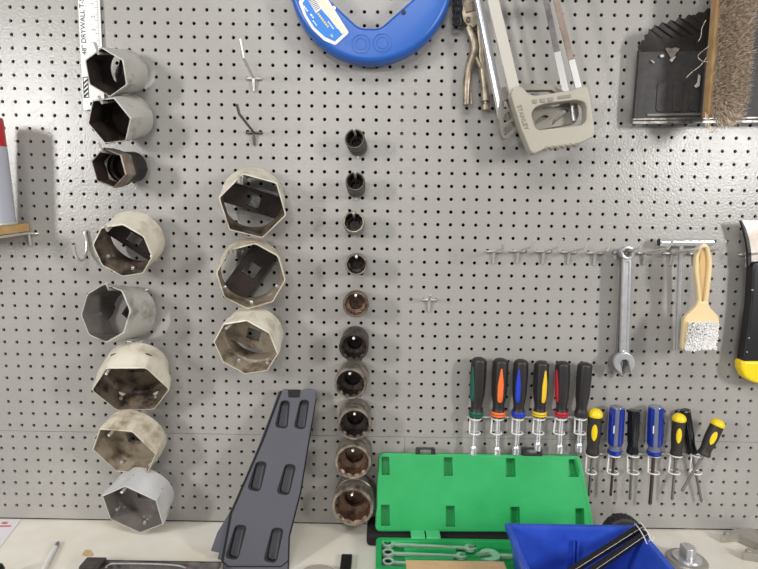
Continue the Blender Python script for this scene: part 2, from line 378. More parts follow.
socket((108.6, 168), .085, (134.5, 166.8), .010, 20.2, 6, 40, 14.8, m_sock[3], m_bore[0], 'small black-bodied hexagonal socket with a bare steel band, third down the left column', G1, 'disc', 0, step=True, hk=HK + 'small black socket', hook_ang=100, tipup=.013)
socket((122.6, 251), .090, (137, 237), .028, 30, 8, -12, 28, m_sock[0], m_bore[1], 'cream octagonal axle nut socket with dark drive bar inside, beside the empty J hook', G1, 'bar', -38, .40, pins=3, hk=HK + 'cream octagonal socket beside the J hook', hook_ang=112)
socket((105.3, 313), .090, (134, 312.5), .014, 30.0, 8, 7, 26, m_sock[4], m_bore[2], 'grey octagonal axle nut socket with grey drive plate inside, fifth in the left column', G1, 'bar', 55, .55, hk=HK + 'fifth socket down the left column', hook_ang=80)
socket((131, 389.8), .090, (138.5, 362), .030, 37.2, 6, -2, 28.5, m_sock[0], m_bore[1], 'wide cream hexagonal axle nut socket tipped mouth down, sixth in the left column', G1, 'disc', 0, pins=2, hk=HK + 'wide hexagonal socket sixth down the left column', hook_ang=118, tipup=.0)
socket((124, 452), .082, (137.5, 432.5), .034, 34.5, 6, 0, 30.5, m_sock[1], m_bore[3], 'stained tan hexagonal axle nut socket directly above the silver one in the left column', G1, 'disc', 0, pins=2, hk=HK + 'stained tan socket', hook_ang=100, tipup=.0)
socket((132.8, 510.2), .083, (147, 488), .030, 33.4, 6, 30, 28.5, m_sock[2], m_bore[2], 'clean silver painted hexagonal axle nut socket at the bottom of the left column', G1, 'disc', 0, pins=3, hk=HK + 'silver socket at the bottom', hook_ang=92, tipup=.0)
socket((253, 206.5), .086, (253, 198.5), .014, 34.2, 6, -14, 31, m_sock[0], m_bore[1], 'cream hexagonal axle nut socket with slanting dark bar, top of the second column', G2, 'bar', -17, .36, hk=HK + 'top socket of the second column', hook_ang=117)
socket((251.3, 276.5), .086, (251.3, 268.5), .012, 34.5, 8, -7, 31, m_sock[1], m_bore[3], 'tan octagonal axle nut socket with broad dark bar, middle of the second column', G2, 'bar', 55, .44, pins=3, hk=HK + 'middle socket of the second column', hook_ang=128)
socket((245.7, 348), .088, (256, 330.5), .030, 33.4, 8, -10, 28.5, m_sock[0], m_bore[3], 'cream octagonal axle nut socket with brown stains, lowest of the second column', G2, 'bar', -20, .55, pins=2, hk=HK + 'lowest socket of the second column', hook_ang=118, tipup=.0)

# ------------------------------------------------------------------ impact sockets
def impact(mouth, back, Rpx, mo, mi, label, D=.062, hk=None):
    Mp, Bp = at(*mouth, D), at(*back, .008); a = nrm(Mp - Bp); L = np.linalg.norm(Mp - Bp); s, u = basis(a); R = Rpx * mpp(Mp); rb = R * .97
    star = np.array([max(rpoly(t, 6, 0), rpoly(t, 6, math.pi / 6)) for t in TH]); one = np.ones(NS); dirs = np.cos(TH)[:, None] * s + np.sin(TH)[:, None] * u
    lp = lambda f, rr: Bp + a * (L * f) + np.asarray(rr)[:, None] * dirs
    ri = R * .80
    out = [lp(0, one * (rb - .0015)), lp(.03, one * rb), lp(.40, one * rb), lp(.43, one * rb * .95), lp(.48, one * rb * .95), lp(.51, one * R), lp(.965, one * R), lp(1, one * (R - .0012))]
    inn = [lp(1, one * ri * 1.06), lp(.95, ri * star), lp(.45, ri * star), lp(.42, one * ri * .62), lp(.2, one * ri * .60)]
    t = thing('impact_socket', label, 'socket', Bp - u * rb, 'impact sockets in the middle column')
    vo, fo = loft(out + inn[:1], True, False); vi, fi = loft(inn, False, True)
    obj('shell', [(vo, fo, 0), (vi, fi, 1)], [mo, mi], t, 30)
    i1 = Mp + a * .003 + u * (ri * .93 - .0030); i0 = np.array([Bp[0], 0, Bp[2] + ri * .55])
    peg_hook(i0, [i1 - a * .02, i1, i1 + a * .006 + UP * .003], hk, 'peg hooks behind the impact sockets', stem=.03 if Rpx < 14 else 0, r=.0024, barw=.010)
    return t
IM = [((354.6, 138.6), (358, 147), 10.2, 0, 'smallest dark impact socket at the top of the middle column'),
      ((355.2, 181.2), (356.3, 189), 9.8, 0, 'small dark impact socket second from the top of the middle column'),
      ((353.6, 222), (354.8, 226), 10.8, 1, 'small light grey impact socket third from the top of the middle column'),
      ((356.3, 264.5), (356.8, 263), 11, 1, 'small grey impact socket fourth from the top, seen straight into its mouth'),
      ((355.8, 304.5), (356.2, 302), 13, 2, 'brown-rimmed impact socket fifth from the top, level with the lone stub hook'),
      ((353.7, 347.5), (355.3, 339), 14.8, 0, 'dark impact socket sixth from the top of the middle column'),
      ((350.3, 383.8), (354, 374), 16.4, 1, 'tan-grey impact socket seventh from the top, about level with the nut driver handles'),
      ((354.5, 424.3), (355.6, 412.5), 17, 1, 'grey impact socket third from the bottom of the middle column'),
      ((353, 462), (355.3, 449.5), 18.4, 2, 'brown impact socket second from the bottom, beside the top corner of the green case'),
      ((352.5, 507), (356.5, 490.5), 21.4, 2, 'largest impact socket at the bottom of the middle column beside the green case')]
for k, (mo, ba, R, i, lab) in enumerate(IM):
    impact(mo, ba, R, m_imp[1 if k > 7 else i], m_impbb if i == 2 else m_impb, lab, .060 + .001 * k, 'wire peg hook inside the ' + ['smallest', 'second', 'third', 'fourth', 'fifth', 'sixth', 'seventh', 'eighth', 'ninth', 'tenth and largest'][k] + ' impact socket from the top')

# ------------------------------------------------------------------ empty hooks
hook_px((254.3, 79), (243, 57), (239.5, 39), 'empty bright peg hook, the upper of two near the blue reel', 'empty peg hooks', D=.095)
hook_px((254.5, 133), (239.3, 114), (236.8, 104), 'empty dark peg hook just above the second column of sockets', 'empty peg hooks', D=.10, m=mat('dark_wire', (112, 106, 100), .4, .8))
hook_px((429, 299.5), (430, 297), (430.5, 295), 'short empty peg hook alone in the middle of the board', 'empty peg hooks', D=.035)
GR = 'hooks in the row above the nut drivers'
hook_px((493.3, 251.4), (502.6, 248.6), (503, 242), 'empty peg hook at the left end of the long row', GR)
hook_px((517.2, 251), (532, 246.5), (536, 237.8), 'empty peg hook second from the left end of the long row', GR)
hook_px((542.6, 251.4), (558, 247.2), (562.3, 239), 'empty peg hook third from the left end of the long row', GR)
hook_px((568, 251.8), (585, 248), (589.7, 240.3), 'empty peg hook fourth from the left end of the long row', GR)
hook_px((594, 252.8), (608, 250), (611.3, 243.2), 'empty peg hook just left of the hanging steel wrenches', GR)
hook_px((621, 252.5), (639.6, 248), (644, 239.8), 'peg hook that carries the combination wrenches', GR)
hook_px((643.3, 252.8), (668, 248.3), (672.7, 241), 'peg hook just right of the wrenches, under the tool handle', GR)
hook_px((670.5, 253.3), (695, 249.5), (701.5, 243), 'peg hook under the right part of the chrome T handle', GR)
hook_px((695, 253.6), (719.5, 248.8), (726.4, 240.6), 'long peg hook through the loop of the wash brush', GR)
hook_px((746, 254.5), (775, 251), (781, 243), 'peg hook behind the long black handled scraper', GR)
# J hook
Bp = at(86.4, 231.5); t = thing('j_hook', 'empty zinc J hook between the left edge and the octagonal sockets', 'hook', (Bp[0], 0, Bp[2]))
pth = [Bp + (0, .008, .001), Bp + (0, -.003, .001), Bp + (0, -.006, -.004)] + [at(x, y, d) for x, y, d in ((86.8, 243, .006), (85.6, 253, .012), (82.6, 259.5, .026), (78.5, 259.5, .038), (75.3, 254, .046), (73.6, 245, .05))]
obj('wire', tube(smooth_path(pth, 5), .0034), m_zinc, t)

# ------------------------------------------------------------------ ruler
D = .006
P = lambda x, y: at(x, y, D)
ru = thing('t_square', 'white drywall T square hanging behind the top left sockets', 'ruler', P(91, 108))
obj('blade', pplate([(76, -40), (98, -40), (105, 109.5), (83.6, 109.8)], [circ((92, 104), 2, 12)], .0022, D, .0003), m_white, ru)
ax = nrm(P(83.6, 109) - P(77.6, 0)); upd = -ax; rdir = nrm(np.cross(np.cross(upd, OUT), upd)); side = np.cross(upd, OUT); side = side if side[0] > 0 else -side
o = P(83.4, 29) + OUT * .0015
ink = [text('48" DRYWALL T-SQUARE', .0132, P(85, 55) + OUT * .0014, upd, -side, OUT, .0004, 'LEFT')]
L = np.linalg.norm(P(83.6, 109) - P(77.6, 0)); nt = 44
for k in range(nt):
    y = -5 + k * 1.62; x1 = 98.7 + (y) * .043; ln = 4.2 if k % 8 == 0 else (3 if k % 4 == 0 else 1.6)
    p1, p0 = P(x1 - .3, y), P(x1 - .3 - ln, y); ink.append(bar(p0 + OUT * .0013, p1 + OUT * .0013, .0006, .0003, UP, .00005))
dg_ = []
for k, dgt in enumerate('1234'):
    dg_.append(text(dgt, .010, P(93 + k * .55, 4 + k * 13) + OUT * .0014, upd, -side, OUT, .0004))
obj('printing', ink, m_ink, ru); obj('numerals', dg_, mat('grey_ink', (150, 148, 146), .6), ru)
lg = lambda P_: pplate(P_, [], .0006, D + .0014)
obj('logo_frame', [pplate([(82.6, 77), (88.0, 76.6), (89.2, 97.6), (83.8, 98)], [[(83.3, 77.8), (87.5, 77.5), (88.5, 96.8), (84.4, 97.1)]], .0004, D + .0014)]
    + [lg([(83.7 + k * .25, 82 + k * 4.4), (87.3 + k * .25, 78.6 + k * 4.4), (87.4 + k * .25, 80.8 + k * 4.4), (83.8 + k * .25, 84.4 + k * 4.4)]) for k in range(4)], m_ink, ru)

# ------------------------------------------------------------------ spray can on its little board
xb, zb = at(30, 224)[0], at(30, 223.2)[2]
sl = .32    # the board sags towards the viewer
wl = thing('wall_shelf', 'small pine board shelf sagging at the left edge under the spray can', 'shelf', (xb - .09, -.06, zb))
vb, fb = bbox((xb - .20, -.125, -.016), (xb, -.003, 0), .0012); vb = vb.copy(); vb[:, 2] += zb + vb[:, 1] * .06
obj('board', (vb, fb), m_wood, wl)
peg_hook(np.array([at(32, 231.9)[0] - .002, 0, zb - .0205]), [np.array([at(32, 232)[0] - .004, -.05, zb - .0228]), np.array([at(32, 232)[0] - .004, -.11, zb - .0270])], 'zinc peg hook holding the right end of the small pine board', m=m_zinc)
cz = zb - .0037; cx = at(13.6, 222, .062)[0] - .033
cb = np.array([cx, -.062, cz]); ca = nrm(np.array([-.012, -.075, 1])); hc = at(7, 118, .068)[2] - cz
cn = thing('spray_can', 'grey and white spray can with a red cap at the left edge', 'can', cb)
hb = at(7, 146.5, .066)[2] - cz
obj('body', lathe(cb, cb + ca * hb, [(0, .030), (.01, .033), (.03, .0325), (.96, .0325), (.985, .0322), (1, .031)], 40), m_can, cn)
obj('cap', lathe(cb + ca * hb, cb + ca * hc, [(0, .0325), (.05, .0318), (.93, .0312), (.98, .030), (1, .027)], 40), m_red, cn)
obj('bottom_seam', lathe(cb + ca * .0005, cb + ca * .006, [(0, .0325), (.3, .0342), (.7, .0342), (1, .0328)], 40), m_zinc, cn)

# ------------------------------------------------------------------ fish tape reel
Dc = .037; C0 = at(371, -19.5, Dc); sc = mpp(C0); RO = 81.8 * sc; NF = 120; tf = np.arange(NF) * 2 * math.pi / NF
inner = [(lambda p: ((p[0] - C0[0]) / sc, (p[2] - C0[2]) / sc))(at(x, y, .0575)) for x, y in ((359.4, 28.2), (380, 28.5), (412, 0))]
(ax0, az0), (ax1, az1), (ax2, az2) = inner; kx = 6 / abs(az2 - az1) * abs(ax2 - ax1); cxm = (ax0 + ax1) / 2; hx, hz = (ax1 - ax0) / 2, az0; dxs = (ax2 - ax1) / (az2 - az1)
zz = -12.0; wx = hx + (zz - hz) * dxs
inner = [(cxm - hx, hz), (cxm + hx, hz), (cxm + wx, zz), (cxm + wx, -zz), (cxm + hx, -hz), (cxm - hx, -hz), (cxm - wx, -zz), (cxm - wx, zz)]
inner = rounded(inner, 5, 3)
def ray_in(th):
    best = 1e9; d = (math.cos(th), math.sin(th))
    for i in range(len(inner)):
        a, b = np.array(inner[i]), np.array(inner[(i + 1) % len(inner)]); e = b - a; den = d[0] * e[1] - d[1] * e[0]
        if abs(den) < 1e-9: continue
        tt = (a[0] * e[1] - a[1] * e[0]) / den; uu = (a[0] * d[1] - a[1] * d[0]) / den
        if tt > 0 and -1e-6 <= uu <= 1 + 1e-6: best = min(best, tt)
    return best * sc
RI = np.array([ray_in(t) for t in tf]); prof = [(0, .045), (.006, .0475), (.03, .0475), (.055, .0455), (.5, .0465), (.84, .0455), (.93, .043), (.98, .036), (1, .027), (.988, .0255), (.988, .0235), (1, .022), (.985, .012), (.93, .004), (.8, .001), (.02, .001), (0, .004)]
loops = []
for s_, y in prof:
    r = RI + (RO - RI) * s_; loops.append(np.stack([C0[0] + r * np.cos(tf), np.full(NF, -.011 - y), C0[2] + r * np.sin(tf)], 1))
rl = thing('fish_tape_reel', 'round blue plastic fish tape reel hanging at the top of the board', 'reel', (C0[0], -.03, C0[2] - RO))
obj('case', loft(loops, closed=True), m_blue, rl, 50)
Df = .0580
for k, q in enumerate([[(298.5, 2), (305, -10), (322, -10), (349, 32.8), (335.4, 45.2), (324, 40.5), (312, 29), (303.5, 15)]]):
    lb = obj('label_sticker', pplate(rounded(q, 2), [], .0008, Df + .0003), m_white, rl, label='white bordered blue sticker')
    obj('blue_field', pplate([(302.5, 3), (309, -6), (322, 10), (343, 34), (334.8, 41.5), (325, 37), (314, 27), (306.5, 15)], [], .0006, Df + .0010), m_cyan, lb)
    obj('pale_strip', pplate([(313, -5), (320, -8), (347, 32.3), (342, 34)], [], .0005, Df + .0014), mat('label_cream', (226, 214, 196), .5), lb)
    obj('barcode', [pplate([(306, -4), (312, -6), (321, 9), (316, 13.5)], [], .0005, Df + .0014)], m_paper, lb)
    bars = [pplate([(308 + k * .95, -1 + k * 1.55), (313.2 + k * .95, -3.6 + k * 1.55), (313.5 + k * .95, -3.1 + k * 1.55), (308.3 + k * .95, -.5 + k * 1.55)], [], .0003, Df + .0018) for k in range(8)]
    obj('barcode_lines', bars, m_ink, lb)
    dr = nrm(at(330, 28, Df) - at(318, 12, Df)); pr = np.cross(OUT, dr); pr = pr if pr[2] > 0 else -pr
    def dashes(x0, y0, n, w, ln, col, nm):
        g = []; p = at(x0, y0, Df + .0015)
        for i in range(n):
            e = p + dr * (ln * (.6 + .4 * random.random())); g.append(bar(p, e, w, .0003, pr, .00005)); p = e + dr * ln * .35
        obj(nm, g, col, lb)
    dashes(318, 13.5, 7, .0030, .0042, m_yellow, 'yellow_lettering'); dashes(328, 21.5, 5, .0022, .0034, m_white, 'white_lettering')
    dashes(331.5, 20.5, 5, .0016, .0034, m_white, 'white_lettering'); dashes(303.8, 6, 3, .0026, .0036, m_white, 'white_lettering'); dashes(310.5, 14, 2, .0032, .0044, m_white, 'white_lettering'); dashes(313, 20.5, 3, .0022, .0036, m_white, 'white_lettering'); dashes(331, 34.5, 2, .0030, .003, m_yellow, 'yellow_lettering')
for x, y, m in ((333.7, 8.3, m_chrome), (403.7, 12.3, m_ink)):
    p = at(x, y, Df - .0005); obj('screw', lathe(p + OUT * -.001, p + OUT * .0014, [(0, .0042), (.7, .0042), (1, .003)], 14), m, rl)
for x, y in ((361, 44), (382.3, 43)):
    p = at(x, y, Df - .0004)
    for r in (.0165, .010): obj('embossed_ring', tube([p + np.array([r * math.cos(q), 0, r * math.sin(q)]) for q in np.linspace(0, 2 * math.pi, 33)], .0005, 6), m_blue, rl)
peg_hook(np.array([C0[0], 0, C0[2] + -hz * sc - .005]), [np.array([C0[0], -.065, C0[2] + -hz * sc - .005]), np.array([C0[0], -.075, C0[2] + -hz * sc + .012])], 'peg hook holding up the blue reel')

# ------------------------------------------------------------------ locking chain pliers
D = .016
pl = thing('locking_pliers', 'tarnished locking chain pliers hanging left of the hacksaws', 'pliers', at(475, 106, D))
obj('jaw_body', [pplate(rounded([(461.5, 14), (463, 5), (470, -2), (470, -40), (480, -40), (481, 0), (481.5, 14), (478, 24), (473, 29), (468, 28), (463, 22)], 1), [circ((468, 20), 1.6, 12)], .016, D, .001)], m_nick, pl)
obj('pivot_rivet', lathe(at(468, 20, D + .006), at(468, 20, D + .012), [(0, .0045), (.7, .0045), (1, .003)], 14), m_nick, pl)
obj('side_plate', pplate(rounded([(464, 4), (478, 0), (479, 9), (466, 13)], 1.2), [], .003, D + .009, .0006), mat('nickel_dark', (118, 104, 88), .4, .5), pl)
hx_ = [at(475, 24, D + .003) * (1 - q) + at(477.6, 58, D + .003) * q + np.array([.0032 * math.cos(q * 88), -.0032 * math.sin(q * 88), 0]) for q in np.linspace(0, 1, 113)]
obj('spring', tube(hx_, .0008, 5), m_dsteel, pl)
obj('release_lever', [tube(smooth_path([at(x, y, D + .004) for x, y in ((468, 27), (473, 40), (474, 50), (469.5, 66), (467, 84), (466.3, 105))]), [.0066 + .0018 * math.sin(k / 30 * 3.14) for k in range(31)], 12),
                      tube(smooth_path([at(x, y, D + .004) for x, y in ((473.5, 50), (471, 66), (470, 84), (471.6, 104))]), .0028, 8)], m_nick, pl)
hp = [at(x, y, D) for x, y in ((477, 2), (479.5, 30), (481.5, 60), (484.3, 84), (485.6, 101))]
obj('fixed_handle', [tube(smooth_path(hp), [.0085 - .0012 * math.sin(k / 24 * 3.1) for k in range(25)], 14), tube(smooth_path([at(x, y, D + .004) for x, y in ((474, 52), (477, 60), (481, 68))]), .0045, 8)], m_nick, pl)
obj('adjusting_screw', [lathe(at(485.6, 100, D), at(485.8, 104.5, D), [(0, .0042), (1, .0042)], 12), lathe(at(485.7, 104, D), at(485.9, 111, D), [(0, .006), (.15, .0085), (.85, .0085), (1, .006)], 16, 8)], m_nick, pl)
for k in range(7):
    y = -20 + k * 6.4; p0, p1 = at(457.6, y, .020), at(457.8, y + 6.6, .020); w = .0045 if k % 2 else .0065
    g = []
    for dx in (-w, w): g.append(tube([p0 + (dx, 0, 0), p0 * .5 + p1 * .5 + (dx, 0, 0), p1 + (dx, 0, 0)], [.0042, .0030, .0042], 8))
    g.append(tube([p1 + (-.0080, 0, 0), p1 + (.0080, 0, 0)], .0026, 8)); obj('chain_link', g, mat('chain_black', (52, 50, 52), .4, .5), pl)
peg_hook(at(474, -34), [at(474, -34, .05), at(474, -38, .055)], 'peg hook holding up the locking pliers')

# ------------------------------------------------------------------ hacksaws
def teeth(a, b, w, D, n, side=1):
    a, b = np.array(a, float), np.array(b, float); d = nrm(b - a); nn = np.array([-d[1], d[0]]) * side; L = np.linalg.norm(b - a); out = [tuple(a - nn * w / 2), ]
    pts = [a - nn * w / 2] ; e = []
    for k in range(n + 1):
        p = a + d * L * k / n; e.append(p + nn * w / 2); 
        if k < n: e.append(p + d * L * .5 / n + nn * (w / 2 - .8))
    return [tuple(a - nn * w / 2), tuple(b - nn * w / 2)] + [tuple(q) for q in e[::-1]]
z1 = lambda P_: [(500 + x / 7.58, 80 + y / 7.58) for x, y in P_]
D2 = .045
s2 = thing('hacksaw', 'hacksaw with openwork grey alloy handle and round tube frame, behind the other hacksaw', 'saw', at(503, 140, D2), 'hacksaws')
obj('handle', pplate(rounded([(499.5, 89), (516, 84.5), (549, 85), (560, 91), (573, 97), (579, 112), (574, 124), (536, 131), (516, 132), (503.5, 141), (500, 134), (497.3, 112)], 3), [rounded(h, 1.5, 3) for h in (
    [(521, 91.5), (550, 91), (560, 97), (561, 106), (540, 109.5), (527, 109)], [(533.8, 125.6), (533.2, 121.8), (542.6, 115.8), (547.8, 117)], [(550, 126.2), (551, 121.6), (564.2, 108.4), (568.2, 111)],
    [(500.5, 104), (507, 99.5), (509.5, 107), (502.5, 111)], [(501.5, 117.5), (508.5, 112), (511.5, 119), (503.5, 124)], [(502.5, 130), (512, 121.5), (515.5, 126.5), (504.5, 137)])], .018, D2, .0008), m_saw2, s2)
obj('frame_tube', tube([at(478.3, 0, D2), at(502, 118, D2)], .0082, 16), m_chrome, s2)
obj('frame_tube', tube(smooth_path([at(478.3, 0, D2), at(470, -42, D2), at(474, -52, D2), at(484, -55, D2), at(535, -56, D2)], 5), .0082, 16), m_chrome, s2)
bl = obj('blade', pplate(teeth((533.6, -60), (566.5, 96), 6.2, D2, 70, -1), [], .002, D2 + .004), mat('blade_dark', (104, 96, 96), .4, .3, rgb2=(140, 134, 134), vscale=30), s2, label='dark worn blade')
obj('bare_section', bar(at(557.2, 52, D2 + .0043), at(566.3, 95, D2 + .0043), .0118, .0024, RT, .0004), m_blade, bl)
obj('blade_pin', tube([at(571, 96, D2 + .014), at(574, 121, D2 + .014)], .004, 10), m_steel, s2)
D1 = .079
s1 = thing('hacksaw', 'hacksaw with a solid beige D shaped handle, hanging in front', 'saw', at(530, 153, D1), 'hacksaws')
hd = obj('handle', pplate(rounded(z1([(45, 60), (75, 95), (100, 60), (150, 60), (200, 115), (250, 130), (540, 88), (560, 72), (640, 55), (660, 110), (700, 390), (690, 440), (560, 500), (340, 522), (270, 556), (240, 568), (215, 545), (150, 390), (100, 230), (68, 120)][1:]), 2.2),
    [rounded(z1([(222, 262), (255, 215), (330, 190), (560, 163), (620, 180), (636, 215), (636, 310), (605, 350), (440, 368), (275, 388), (248, 360)]), 3)], .028, D1, .0025), m_saw, s1, 50)
for q in ([(240, 150), (282, 146), (280, 176), (250, 180)], [(300, 143), (345, 138), (345, 168), (303, 172)], [(360, 135), (405, 130), (403, 160), (362, 165)], [(438, 122), (540, 108), (538, 132), (440, 146)]):
    obj('recess_shade_pad', pplate(rounded(z1(q), .7), [], .003, D1 + .0142, .0006), m_saw2, hd)  # darker pads stand in for the shade of shallow recesses in the handle
dl = nrm(at(526.8, 129.5, D1) - at(518.6, 104.5, D1)); pd = np.cross(OUT, dl)
pd = pd if pd[0] > 0 else -pd
obj('lettering', text('STANLEY', .0112, at(522.6, 117.5, D1 + .0146), dl, pd, OUT, .0014), m_saw2, hd)
for k in range(6):
    p = at(546 + k * 6.0, 144.8 - k * .75, D1 + .010); obj('grip_rib', lathe(p + np.array([-.002, 0, -.003]), p + np.array([0.002, 0, -.010]), [(0, .004), (.5, .006), (1, .004)], 12), m_saw2, hd)
obj('frame_bar', bar(at(487.6, -20, D1), at(514.5, 93, D1), .0205, .011, RT, .0015), mat('saw_frame_paint', (186, 180, 171), .38, .0), s1)
obj('frame_arm', bar(at(486, -25, D1), at(550, -27, D1), .0205, .011, UP, .0015), MATS['saw_frame_paint'], s1)
bl = obj('blade', pplate(teeth((549, -30), (579.5, 92), 6.6, D1, 64, -1), [], .0018, D1 + .0045), m_rust, s1, label='brown stained blade with teeth along its right edge')
obj('bare_section', bar(at(571.6, 60, D1 + .0048), at(578.6, 88, D1 + .0048), .0112, .0022, RT, .0004), m_blade, bl)
peg_hook(at(500, -28), [at(500, -44, .03), at(500, -44, .095), at(500, -52, .1)], 'peg hook holding up the hacksaws')

# ------------------------------------------------------------------ dustpan and counter brush
Dp = .022
dp = thing('dustpan', 'worn black metal dustpan hanging at the top right behind the counter brush', 'dustpan', at(695, 124, Dp))
fl = rounded([(639, 52), (633.5, 119), (790, 117), (788, 50)], 1); obj('floor_panel', pplate(fl, [], .0025, Dp, .0005), m_pan, dp)
jag = [(637.6, 46.5), (640.6, 44.8), (641.6, 41.2), (644.6, 40.4), (644.6, 35.8), (648.2, 34.6), (649.2, 29.4), (652.6, 30.2), (654.6, 25.4), (659, 27), (662, 22.6), (667, 24.4), (671, 20.4), (675.5, 22), (679, 17.6), (684.5, 19.6), (689, 15), (694, 16.8), (699, 12.4), (704, 13), (708, 8.6), (711.5, 9), (714, 3), (730, -6), (760, -4), (790, 30)]
V = []; n = len(jag)
for i, (x, y) in enumerate(jag):
    f = i / (n - 1); base = at(639 + f * 149, 52 - 2 * f, Dp + .0005); h = .010 + .022 * min(1, f * 1.7) * (1 if f < .85 else (1 - f) / .15 * .8 + .2); top = at(x, y, Dp + h)
    mid = base * .5 + top * .5 + np.array([0, .003 * min(1, f * 2), .003 * min(1, f * 2)]); V += [base, mid, top]
Fc = []
for i in range(n - 1):
    for k in range(2): q = i * 3 + k; Fc.append((q, q + 1, q + 4, q + 3))
V = np.array(V); back = V + np.array([0, .001, .0016]); N = len(V); FF = list(Fc) + [tuple(N + k for k in q[::-1]) for q in Fc]
for i in range(n - 1): FF += [(i * 3, i * 3 + 3, N + i * 3 + 3, N + i * 3), (i * 3 + 2, N + i * 3 + 2, N + i * 3 + 5, i * 3 + 5)]
FF += [(0, N, N + 1, 1), (1, N + 1, N + 2, 2)]; e = (n - 1) * 3; FF += [(e, e + 1, N + e + 1, N + e), (e + 1, e + 2, N + e + 2, N + e + 1)]
obj('hood', (np.vstack([V, back]), FF), mat('pan_hood_shade', (30, 27, 26), .55, rgb2=(50, 44, 40), vscale=40), dp)  # blacker than the floor panel: the hood's inner shadow is put into its colour
obj('side_wall', bar(at(639, 50, Dp + .005), at(633.5, 118, Dp + .003), .010, .002, OUT), m_pan, dp)
obj('lip', [bar(at(632.5, 119.5, Dp + .002), at(790, 117.5, Dp + .002), .004, .006, UP, .0008), bar(at(632.5, 122.8, Dp + .003), at(790, 121, Dp + .003), .0062, .004, UP, .0012)], mat('pan_lip_scuffed', (158, 153, 147), .35, .5, rgb2=(60, 56, 54), vscale=60), dp, label='scuffed bare metal front edge')
for x, y in ((661.5, 105), (678, 105), (694.5, 104.5)):
    obj('stiffening_rib', plate(rounded([(-.0095, -.028), (.0095, -.028), (.0095, .028), (-.0095, .028)], .008, 4), [], .003, .001, o=at(x, y - 8, Dp + .0018)), m_pan, dp)
obj('crease', bar(at(647, 115, Dp + .002), at(705, 114, Dp + .002), .0045, .003, UP, .001), mat('pan_scuff', (104, 100, 97), .4), dp)
sm = mat('dried_paint_blob', (196, 188, 180), .6, var=.2, vscale=80)
for P_ in ([(665, 49), (667, 47.5), (671, 48.5), (675, 47.3), (680, 48.6), (678, 51.5), (676, 53), (674, 57.5), (672, 61), (670, 57), (667.5, 53)],): obj('dried_blob', pplate(rounded(P_, 2), [], .002, Dp + .004, .0006), mat('dried_grime', (96, 86, 80), .6, rgb2=(150, 140, 130), vscale=90), dp)
for P_ in ([(659.5, 55.5), (663, 54), (664.5, 56.5), (661, 58)], [(669, 60), (674, 57), (676, 56), (672, 62.5)], [(650.5, 60), (652, 60), (655, 63), (653.5, 63.3)], [(698.5, 74), (700.5, 76), (699.5, 86), (696, 88), (694, 86), (697, 83)]): obj('dried_blob', pplate(rounded(P_, 1), [], .0016, Dp + .0055, .0005), sm, dp)
p = at(683.5, 37, Dp + .006); obj('rivet', lathe(p - OUT * .004, p + OUT * .003, [(0, .007), (.6, .007), (1, .004)], 16), mat('rivet_pink', (118, 98, 92), .5), dp)
obj('handle', bar(at(735, 10, Dp + .02), at(739, -42, Dp + .03), .03, .012, RT, .004), m_pan, dp)
q = at(739.3, -46.5, Dp + .03); obj('hanging_ring', tube([q + np.array([.011 * math.cos(t), 0, .011 * math.sin(t)]) for t in np.linspace(0, 2 * math.pi, 25)], .002, 7, False), m_zinc, dp)
q = q + np.array([0, 0, .006]); peg_hook(q * (1, 0, 1), [q * (1, 0, 1) + OUT * .08, q * (1, 0, 1) + np.array([0, -.088, .012])], 'peg hook holding up the dustpan and counter brush')
# brush: block in front of the pan, bristles towards the viewer
br = thing('counter_brush', 'counter brush with wooden block and long grey-tan bristles, hanging over the dustpan', 'brush', at(722, 125, .09))
D3 = .074
A0, A1 = at(716, -30, D3), at(704.5, 117, D3); ad = nrm(A1 - A0)
sidew = nrm(np.cross(ad, OUT)); sidew = sidew if sidew[0] > 0 else -sidew
wB = .050
cc = lambda f, s_, d: A0 + (A1 - A0) * f + sidew * s_ + OUT * d
v, f = bbox((0, 0, 0), (wB, .022, 1), .004)
L = np.linalg.norm(A1 - A0); v2 = A0 + v[:, :1] * sidew + (v[:, 1:2] - .011) * OUT + v[:, 2:] * (A1 - A0)
obj('block', (v2, f), m_bwood, br)
g = bar(A0 + sidew * wB / 2, A0 + sidew * wB / 2 - ad * .11, .03, .016, sidew, .006); obj('handle', g, m_bwood, br)
def strands(roots, tips, r, bend=None, blunt=.55):
    n = len(roots); V = np.zeros((n, 7, 3)); Fc = []
    d = tips - roots; ref = RNG.normal(size=(n, 3)); s = np.cross(d, ref); s /= np.linalg.norm(s, axis=1)[:, None]; u = np.cross(d, s); u /= np.linalg.norm(u, axis=1)[:, None]
    mid = roots + d * blunt + (bend if bend is not None else 0)
    for k in range(3):
        t = 2 * math.pi * k / 3; o = (math.cos(t) * s + math.sin(t) * u) * r; V[:, k] = roots + o; V[:, 3 + k] = mid + o * .9
    V[:, 6] = tips
    for i in range(n):
        b = i * 7
        for k in range(3): j = (k + 1) % 3; Fc.append((b + k, b + j, b + 3 + j, b + 3 + k)); Fc.append((b + 3 + k, b + 3 + j, b + 6))
    return V.reshape(-1, 3), Fc
n = 6500; ff = RNG.random(n); ss = RNG.random(n)
ro = A0 + (A1 - A0) * (ff * .97 + .015)[:, None] + sidew * (.006 + ss * (wB - .010))[:, None] + OUT * .010
sp = (ss - .35); ln = .026 + .010 * RNG.random(n)
edge = np.clip((ff - .86) / .14, 0, 1)
tip = ro + OUT * ln[:, None] * (1 - .25 * edge)[:, None] + sidew * (sp * .016 + .004 * RNG.normal(size=n))[:, None] + ad * (edge * .034 * (1 - .8 * (2 * ss - 1) ** 2) + .004 * RNG.normal(size=n))[:, None]
V, Fc = strands(ro, tip, .0008, RNG.normal(size=(n, 3)) * .0018)
ob = obj('bristles', (V, Fc), m_brist, br, kind='stuff')
